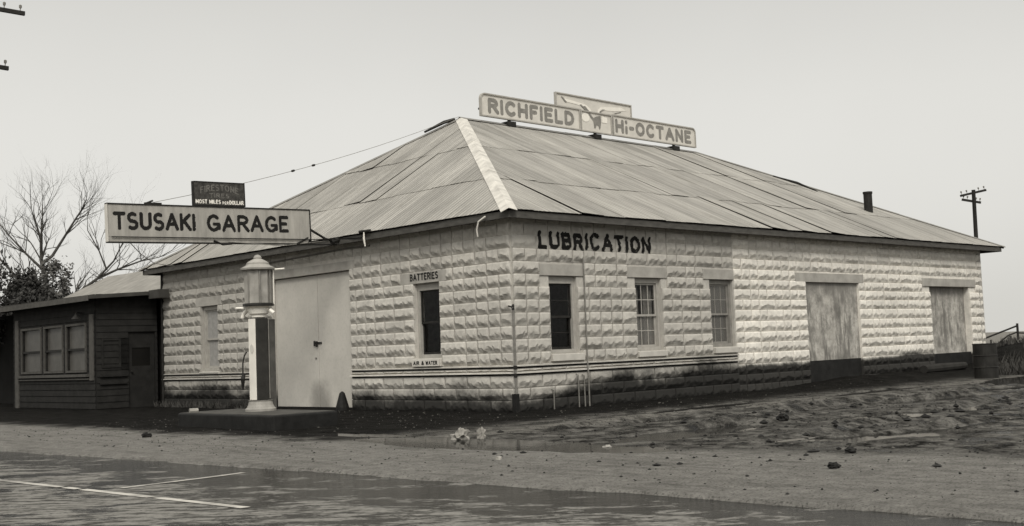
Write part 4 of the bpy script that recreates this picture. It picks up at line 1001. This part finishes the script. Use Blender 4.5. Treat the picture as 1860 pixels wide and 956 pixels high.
# ------------------------------------------------------------------ trees and shrubs
def grow(b, p, d, L, r, depth, rng, spread=.55, up=.12):
    p = Vector(p); d = Vector(d).normalized(); pts = [p]; rad = [r]; n = 4 if depth > 1 else 3
    for i in range(n):
        d = (d + Vector((rng.gauss(0, .13), rng.gauss(0, .13), rng.gauss(up * .5, .10)))).normalized(); p = p + d * L / n; pts.append(p); rad.append(r * (1 - .45 * (i + 1) / n))
    b.tube(pts, rad, 6 if r > .05 else 4, cap=False)
    if depth <= 0: return
    kids = rng.choice([2, 3, 3]) if depth > 1 else rng.choice([2, 3])
    for k in range(kids):
        i = n if k == 0 else rng.randint(1, n)
        dd = (d + Vector((rng.gauss(0, spread), rng.gauss(0, spread), rng.gauss(up, spread * .6)))).normalized()
        grow(b, pts[i], dd, L * rng.uniform(.58, .82), rad[i] * rng.uniform(.55, .78), depth - 1, rng, spread, up)
rng = random.Random(21)
def T(px, py, d):   # a point of the tree's fan, given as (across, height) about its own stem
    return Vector((3.05, 29.03, 0)) + R_ * px + Vector((-.0, 0, py)) + F_ * d
bt = thing('bare_tree', 'bare spreading winter tree standing behind the annex roof', 'tree', (3.05, 29.03, 0))
b = MB(); b.tube([T(0.1, -.2, 0), T(.05, 2.2, 0), T(-.1, 3.6, 0)], [.30, .26, .22], 10); b.obj('trunk', 'bark', bt)
b = MB()
def limb(pts, r0, r1, kids, seed):
    rr = random.Random(seed); P = [T(*q) for q in pts]; n = len(P); rad = [r0 + (r1 - r0) * i / (n - 1) for i in range(n)]
    rad = [r * .7 for r in rad]; b.tube(P, rad, 7, cap=False)
    for _ in range(kids + 3):
        i = rr.randint(max(1, n // 3), n - 1); d = (P[i] - P[i - 1]).normalized() + Vector((rr.gauss(0, .45), rr.gauss(0, .45), rr.gauss(.15, .35)))
        grow(b, P[i], d, rr.uniform(.6, 1.25), rad[i] * .45 + .004, 3, rr, .5, .12)
limb([(-.1, 3.5, 0), (-.28, 4.3, .1), (-.45, 5.3, .1), (-.42, 6.1, 0), (-.6, 6.9, -.1), (-.7, 7.3, -.2)], .15, .02, 9, 1)
limb([(-.42, 5.2, .1), (-.1, 5.5, .3), (.35, 6.2, .3), (.75, 6.9, .4), (1.05, 7.3, .3), (1.3, 7.7, .2)], .10, .02, 8, 2)
limb([(-.40, 5.0, 0), (-.9, 5.6, -.3), (-1.5, 6.3, -.4), (-1.9, 6.9, -.6)], .08, .02, 8, 3)
limb([(-.42, 5.5, .1), (-.3, 6.2, -.3), (-.15, 7.0, -.5), (-.1, 7.6, -.6)], .07, .015, 6, 4)
limb([(.0, 3.3, 0), (.7, 3.9, .3), (1.6, 4.6, .4), (2.3, 5.3, .3), (2.7, 6.1, .3)], .13, .02, 8, 5)
limb([(1.6, 4.6, .4), (2.3, 4.95, .6), (3.2, 5.3, .8), (3.9, 5.45, .9)], .08, .02, 9, 6)
limb([(1.5, 4.5, .4), (2.1, 4.45, .2), (2.9, 4.5, 0), (3.4, 4.9, 0)], .06, .015, 7, 7)
limb([(2.0, 5.0, .3), (1.8, 5.7, .1), (1.4, 6.5, 0), (1.4, 7.0, 0)], .05, .012, 5, 8)
limb([(-.1, 3.4, 0), (-1.0, 4.1, .2), (-1.8, 5.0, .3), (-2.4, 5.6, .4), (-2.9, 6.2, .4)], .12, .02, 9, 9)
b.obj('branches', 'bark', bt)

def leaf_cloud(b, c, rx, ry, rz, n, size, rng, clumps=14):
    cs = []
    for _ in range(clumps):
        a = rng.uniform(0, 2 * math.pi); u = rng.uniform(-.7, 1); r = math.sqrt(max(0, 1 - u * u)) * rng.uniform(.35, 1)
        r *= rng.uniform(.8, 1.25); cs.append((Vector((r * math.cos(a), r * math.sin(a), u * rng.uniform(.6, 1.2))), rng.uniform(.14, .40)))
    for _ in range(n):
        cc, cr_ = rng.choice(cs); q = cc + Vector((rng.gauss(0, 1), rng.gauss(0, 1), rng.gauss(0, 1))) * cr_ * .55
        p = Vector((c[0] + q.x * rx, c[1] + q.y * ry, c[2] + q.z * rz))
        if p.z < .05: continue
        u = Vector((rng.gauss(0, 1), rng.gauss(0, 1), rng.gauss(0, 1))).normalized(); w = u.cross(Vector((rng.gauss(0, 1), rng.gauss(0, 1), rng.gauss(0, 1)))).normalized(); s = size * rng.uniform(.6, 1.4)
        b.add([p - u * s, p + w * s * .45, p + u * s, p - w * s * .45], [(0, 1, 2, 3)], 0)
def shrub(name, label, cat, base, rx, ry, zc, rz, n, size, mat, seed, group=None, trunk_h=2.0):
    rr = random.Random(seed); t = thing(name, label, cat, (base[0], base[1], 0), group)
    b = MB(); b.tube([(base[0], base[1], -.2), (base[0] + .05, base[1], trunk_h * .5), (base[0], base[1] + .05, trunk_h)], [.16, .12, .06], 7)
    for k in range(6):
        a = rr.uniform(0, 6.28); b.tube([(base[0], base[1], trunk_h * .6), (base[0] + math.cos(a) * rx * .4, base[1] + math.sin(a) * ry * .4, zc), (base[0] + math.cos(a) * rx * .75, base[1] + math.sin(a) * ry * .75, zc + rz * .5)], [.06, .04, .012], 5)
    b.obj('trunk', 'bark', t)
    b = MB(); leaf_cloud(b, (base[0], base[1], zc), rx, ry, rz, n, size, rr, 22); b.obj('crown', mat, t, recalc=False)
    return t
def along(px, d, off=0): return Vector((-15.074, -15.782, 0)) + (Vector((F_.x, F_.y, 0)) + Vector((R_.x, R_.y, 0)) * ((px - 930) / 2107.)) * d
q = along(-25, 43); shrub('evergreen_tree', 'dense dark evergreen at the left edge, behind the annex and tallest of the dark masses', 'tree', q, 1.9, 1.9, 2.9, 1.6, 15000, .085, 'leaf', 4)
q = along(45, 41); shrub('evergreen_tree', 'dark evergreen mass left of the bare tree, just above the porch roof', 'tree', q, 1.5, 1.5, 2.75, 1.25, 11000, .08, 'leaf', 5)
q = along(100, 44); shrub('shrub', 'grey-leaved bush wrapped round the foot of the bare tree', 'shrub', q, .75, .75, 3.8, 1.25, 3200, .07, 'leaf_grey', 6)
q = along(125, 42.5); shrub('shrub', 'thin low bush between the bare tree and the pale shed roof', 'shrub', q, .55, .55, 3.2, .6, 500, .09, 'leaf_grey', 8)
q = along(62, 47); shrub('shrub', 'upright dark bush in the gap left of the bare tree stem', 'shrub', q, .55, .55, 3.9, 1.05, 1600, .075, 'leaf', 9)

# ------------------------------------------------------------------ utility poles, rail, bank
def pole(base, top, r0, r1, arms, label):
    t = thing('utility_pole', label, 'utility pole', base)
    b = MB(); b.tube([(base[0], base[1], -.3), top], [r0, r1], 10); b.obj('pole', 'wood', t)
    for (a, c, w) in arms:
        a, c = Vector(a), Vector(c); d = (c - a).normalized(); s = d.cross(Vector((0, 0, 1))).normalized(); up = s.cross(d)
        b = MB(); V = [p + s * i * w * .4 + up * j * w * .5 for p in (a, c) for i, j in ((-1, -1), (1, -1), (1, 1), (-1, 1))]
        b.add(V, [(0, 1, 2, 3), (7, 6, 5, 4), (0, 4, 5, 1), (1, 5, 6, 2), (2, 6, 7, 3), (3, 7, 4, 0)]); arm = b.obj('crossarm', 'wood', t)
        for f in (.06, .27, .73, .94):
            p = a.lerp(c, f) + up * w * .5; b = MB(); k = w / .12
            b.tube([p, p + up * .08 * k, p + up * .09 * k, p + up * .17 * k, p + up * .19 * k], [.015 * k, .015 * k, .04 * k, .045 * k, .02 * k], 7); b.obj('insulator', 'galv', arm)
    return t
pole((58.45, 17.65, 0), (58.1, 17.36, 10.34), .16, .12, [((57.50, 17.97, 9.98), (58.70, 16.80, 10.30), .14), ((57.58, 17.92, 9.74), (58.47, 17.10, 9.50), .14)], 'weathered utility pole with two crossarms showing above the far right end of the roof')
pole((-3.9, 16.35, 0), (-3.9, 16.35, 11.5), .15, .11, [((-4.9, 16.2, 11.0), (-2.92, 15.98, 10.92), .11), ((-4.7, 16.5, 9.50), (-3.21, 16.41, 9.43), .11)], 'utility pole just off the left edge whose two crossarm ends poke into the sky')
fr = thing('rail_frame', 'dark sloping handrail frame on posts beyond the far right corner of the garage', 'railing', (26.8, 2.5, 0))
a, c = Vector((26.38, 2.92, .93)), Vector((27.16, 2.09, 1.33))
for (p, t0, t1) in ((c + Vector((.01, -.01, 0)), -.2, 1.42), (a.lerp(c, .78), -.2, .98), (a.lerp(c, .16), -.2, .86)):
    b = MB(); b.tube([(p.x, p.y, t0), (p.x, p.y, t1)], .045 if t1 > 1.4 else .03, 6); b.obj('post', 'wood', fr)
b = MB(); b.tube([a - (c - a) * .3 - Vector((0, 0, 0)), a, c], .035, 6); b.obj('top_rail', 'wood', fr)
b = MB(); b.tube([a.lerp(c, .25) - Vector((0, 0, .42)), a.lerp(c, .7) - Vector((0, 0, .22)), c - Vector((0, 0, .22))], .03, 6); b.obj('lower_rail', 'wood', fr)
b = MB(); b.tube([c + Vector((0, 0, -.25)), c + (c - a).normalized() * .9 - Vector((0, 0, .62))], .03, 6); b.obj('brace', 'wood', fr)
q = along(1832, 43.5); 
def weed_patch(b, n, rng, pick, hs):
    for _ in range(n):
        x, y = pick(rng); z = gh(x, y) - .02; h = rng.uniform(*hs); a = rng.uniform(0, 6.28); w = .012 + .02 * rng.random(); lx, ly = rng.gauss(0, .35) * h, rng.gauss(0, .35) * h
        b.add([(x - math.cos(a) * w, y - math.sin(a) * w, z), (x + math.cos(a) * w, y + math.sin(a) * w, z), (x + lx, y + ly, z + h)], [(0, 1, 2)])
rng = random.Random(3)
def pick_bank(r):
    while True:
        d = 30.5 + (r.random() ** 1.5) * 14; px = r.uniform(1775, 2100); p = along(px, d)
        if p.x > 20.6 or p.y < -1.4: return p.x, p.y
b = MB(); weed_patch(b, 5200, rng, pick_bank, (.06, .34)); stuff(b.obj('weeds', 'weed', None, recalc=False), 'dead weeds and grass covering the low bank past the right end of the garage', 'weeds')
b = MB(); weed_patch(b, 900, rng, lambda r: (r.uniform(-.45, -.06), r.uniform(8.6, 13.8)), (.04, .22)); stuff(b.obj('weeds', 'weed', None, recalc=False), 'short weeds along the foot of the front wall behind the pump', 'weeds')

# loose gravel and clods, too many to count
def scatter(name, n, pick, smin, smax, mat, seed, label, power=3.0):
    rr = random.Random(seed); b = MB()
    base = [Vector(v).normalized() for v in ((0, 0, 1), (.9, 0, .1), (.28, .85, .1), (-.72, .52, .1), (-.72, -.52, .1), (.28, -.85, .1), (0, 0, -1))]
    tri = [(0, 1, 2), (0, 2, 3), (0, 3, 4), (0, 4, 5), (0, 5, 1), (6, 2, 1), (6, 3, 2), (6, 4, 3), (6, 5, 4), (6, 1, 5)]
    P = [pick(rr) for _ in range(n)]; Z = ground_h(np.array([p[0] for p in P]), np.array([p[1] for p in P]))
    for (x, y), z in zip(P, Z):
        s = smin + (smax - smin) * rr.random() ** power; a = rr.uniform(0, 6.28); sx, sy, sz = s * rr.uniform(.7, 1.5), s * rr.uniform(.7, 1.2), s * rr.uniform(.4, .8)
        V = []
        for v in base:
            k = rr.uniform(.75, 1.2); vx, vy, vz = v.x * sx * k, v.y * sy * k, v.z * sz * k
            V.append((x + vx * math.cos(a) - vy * math.sin(a), y + vx * math.sin(a) + vy * math.cos(a), z + vz + sz * .3))
        b.add(V, tri)
    o = b.obj(name, mat, None, recalc=False); return stuff(o, label, 'gravel' if 'gravel' in name else 'clods')
def pick_lot(r):
    while True:
        x = r.uniform(-7.8, 12); y = r.uniform(-12.5, 7)
        if x > road_edge(y) + .3 and (x < -.4 or y < -.5) and not (-5 < x < -3.5 and .5 < y < 4): return x, y
def pick_right(r):
    while True:
        x = r.gauss(0, 3.6); y = r.gauss(-7.6, 1.7)
        if x > road_edge(y) + 1.4 and (x < -.3 or y < -.4): return x, y
scatter('gravel', 3500, pick_lot, .004, .018, 'gravel_grey', 31, 'pale loose gravel scattered over the muddy lot', 4)
scatter('gravel', 7000, pick_lot, .004, .020, 'rock', 32, 'dark loose gravel scattered over the muddy lot', 4)
scatter('mud_clods', 420, pick_right, .012, .060, 'rock', 33, 'dark broken clods churned up on the right side of the lot', 3)
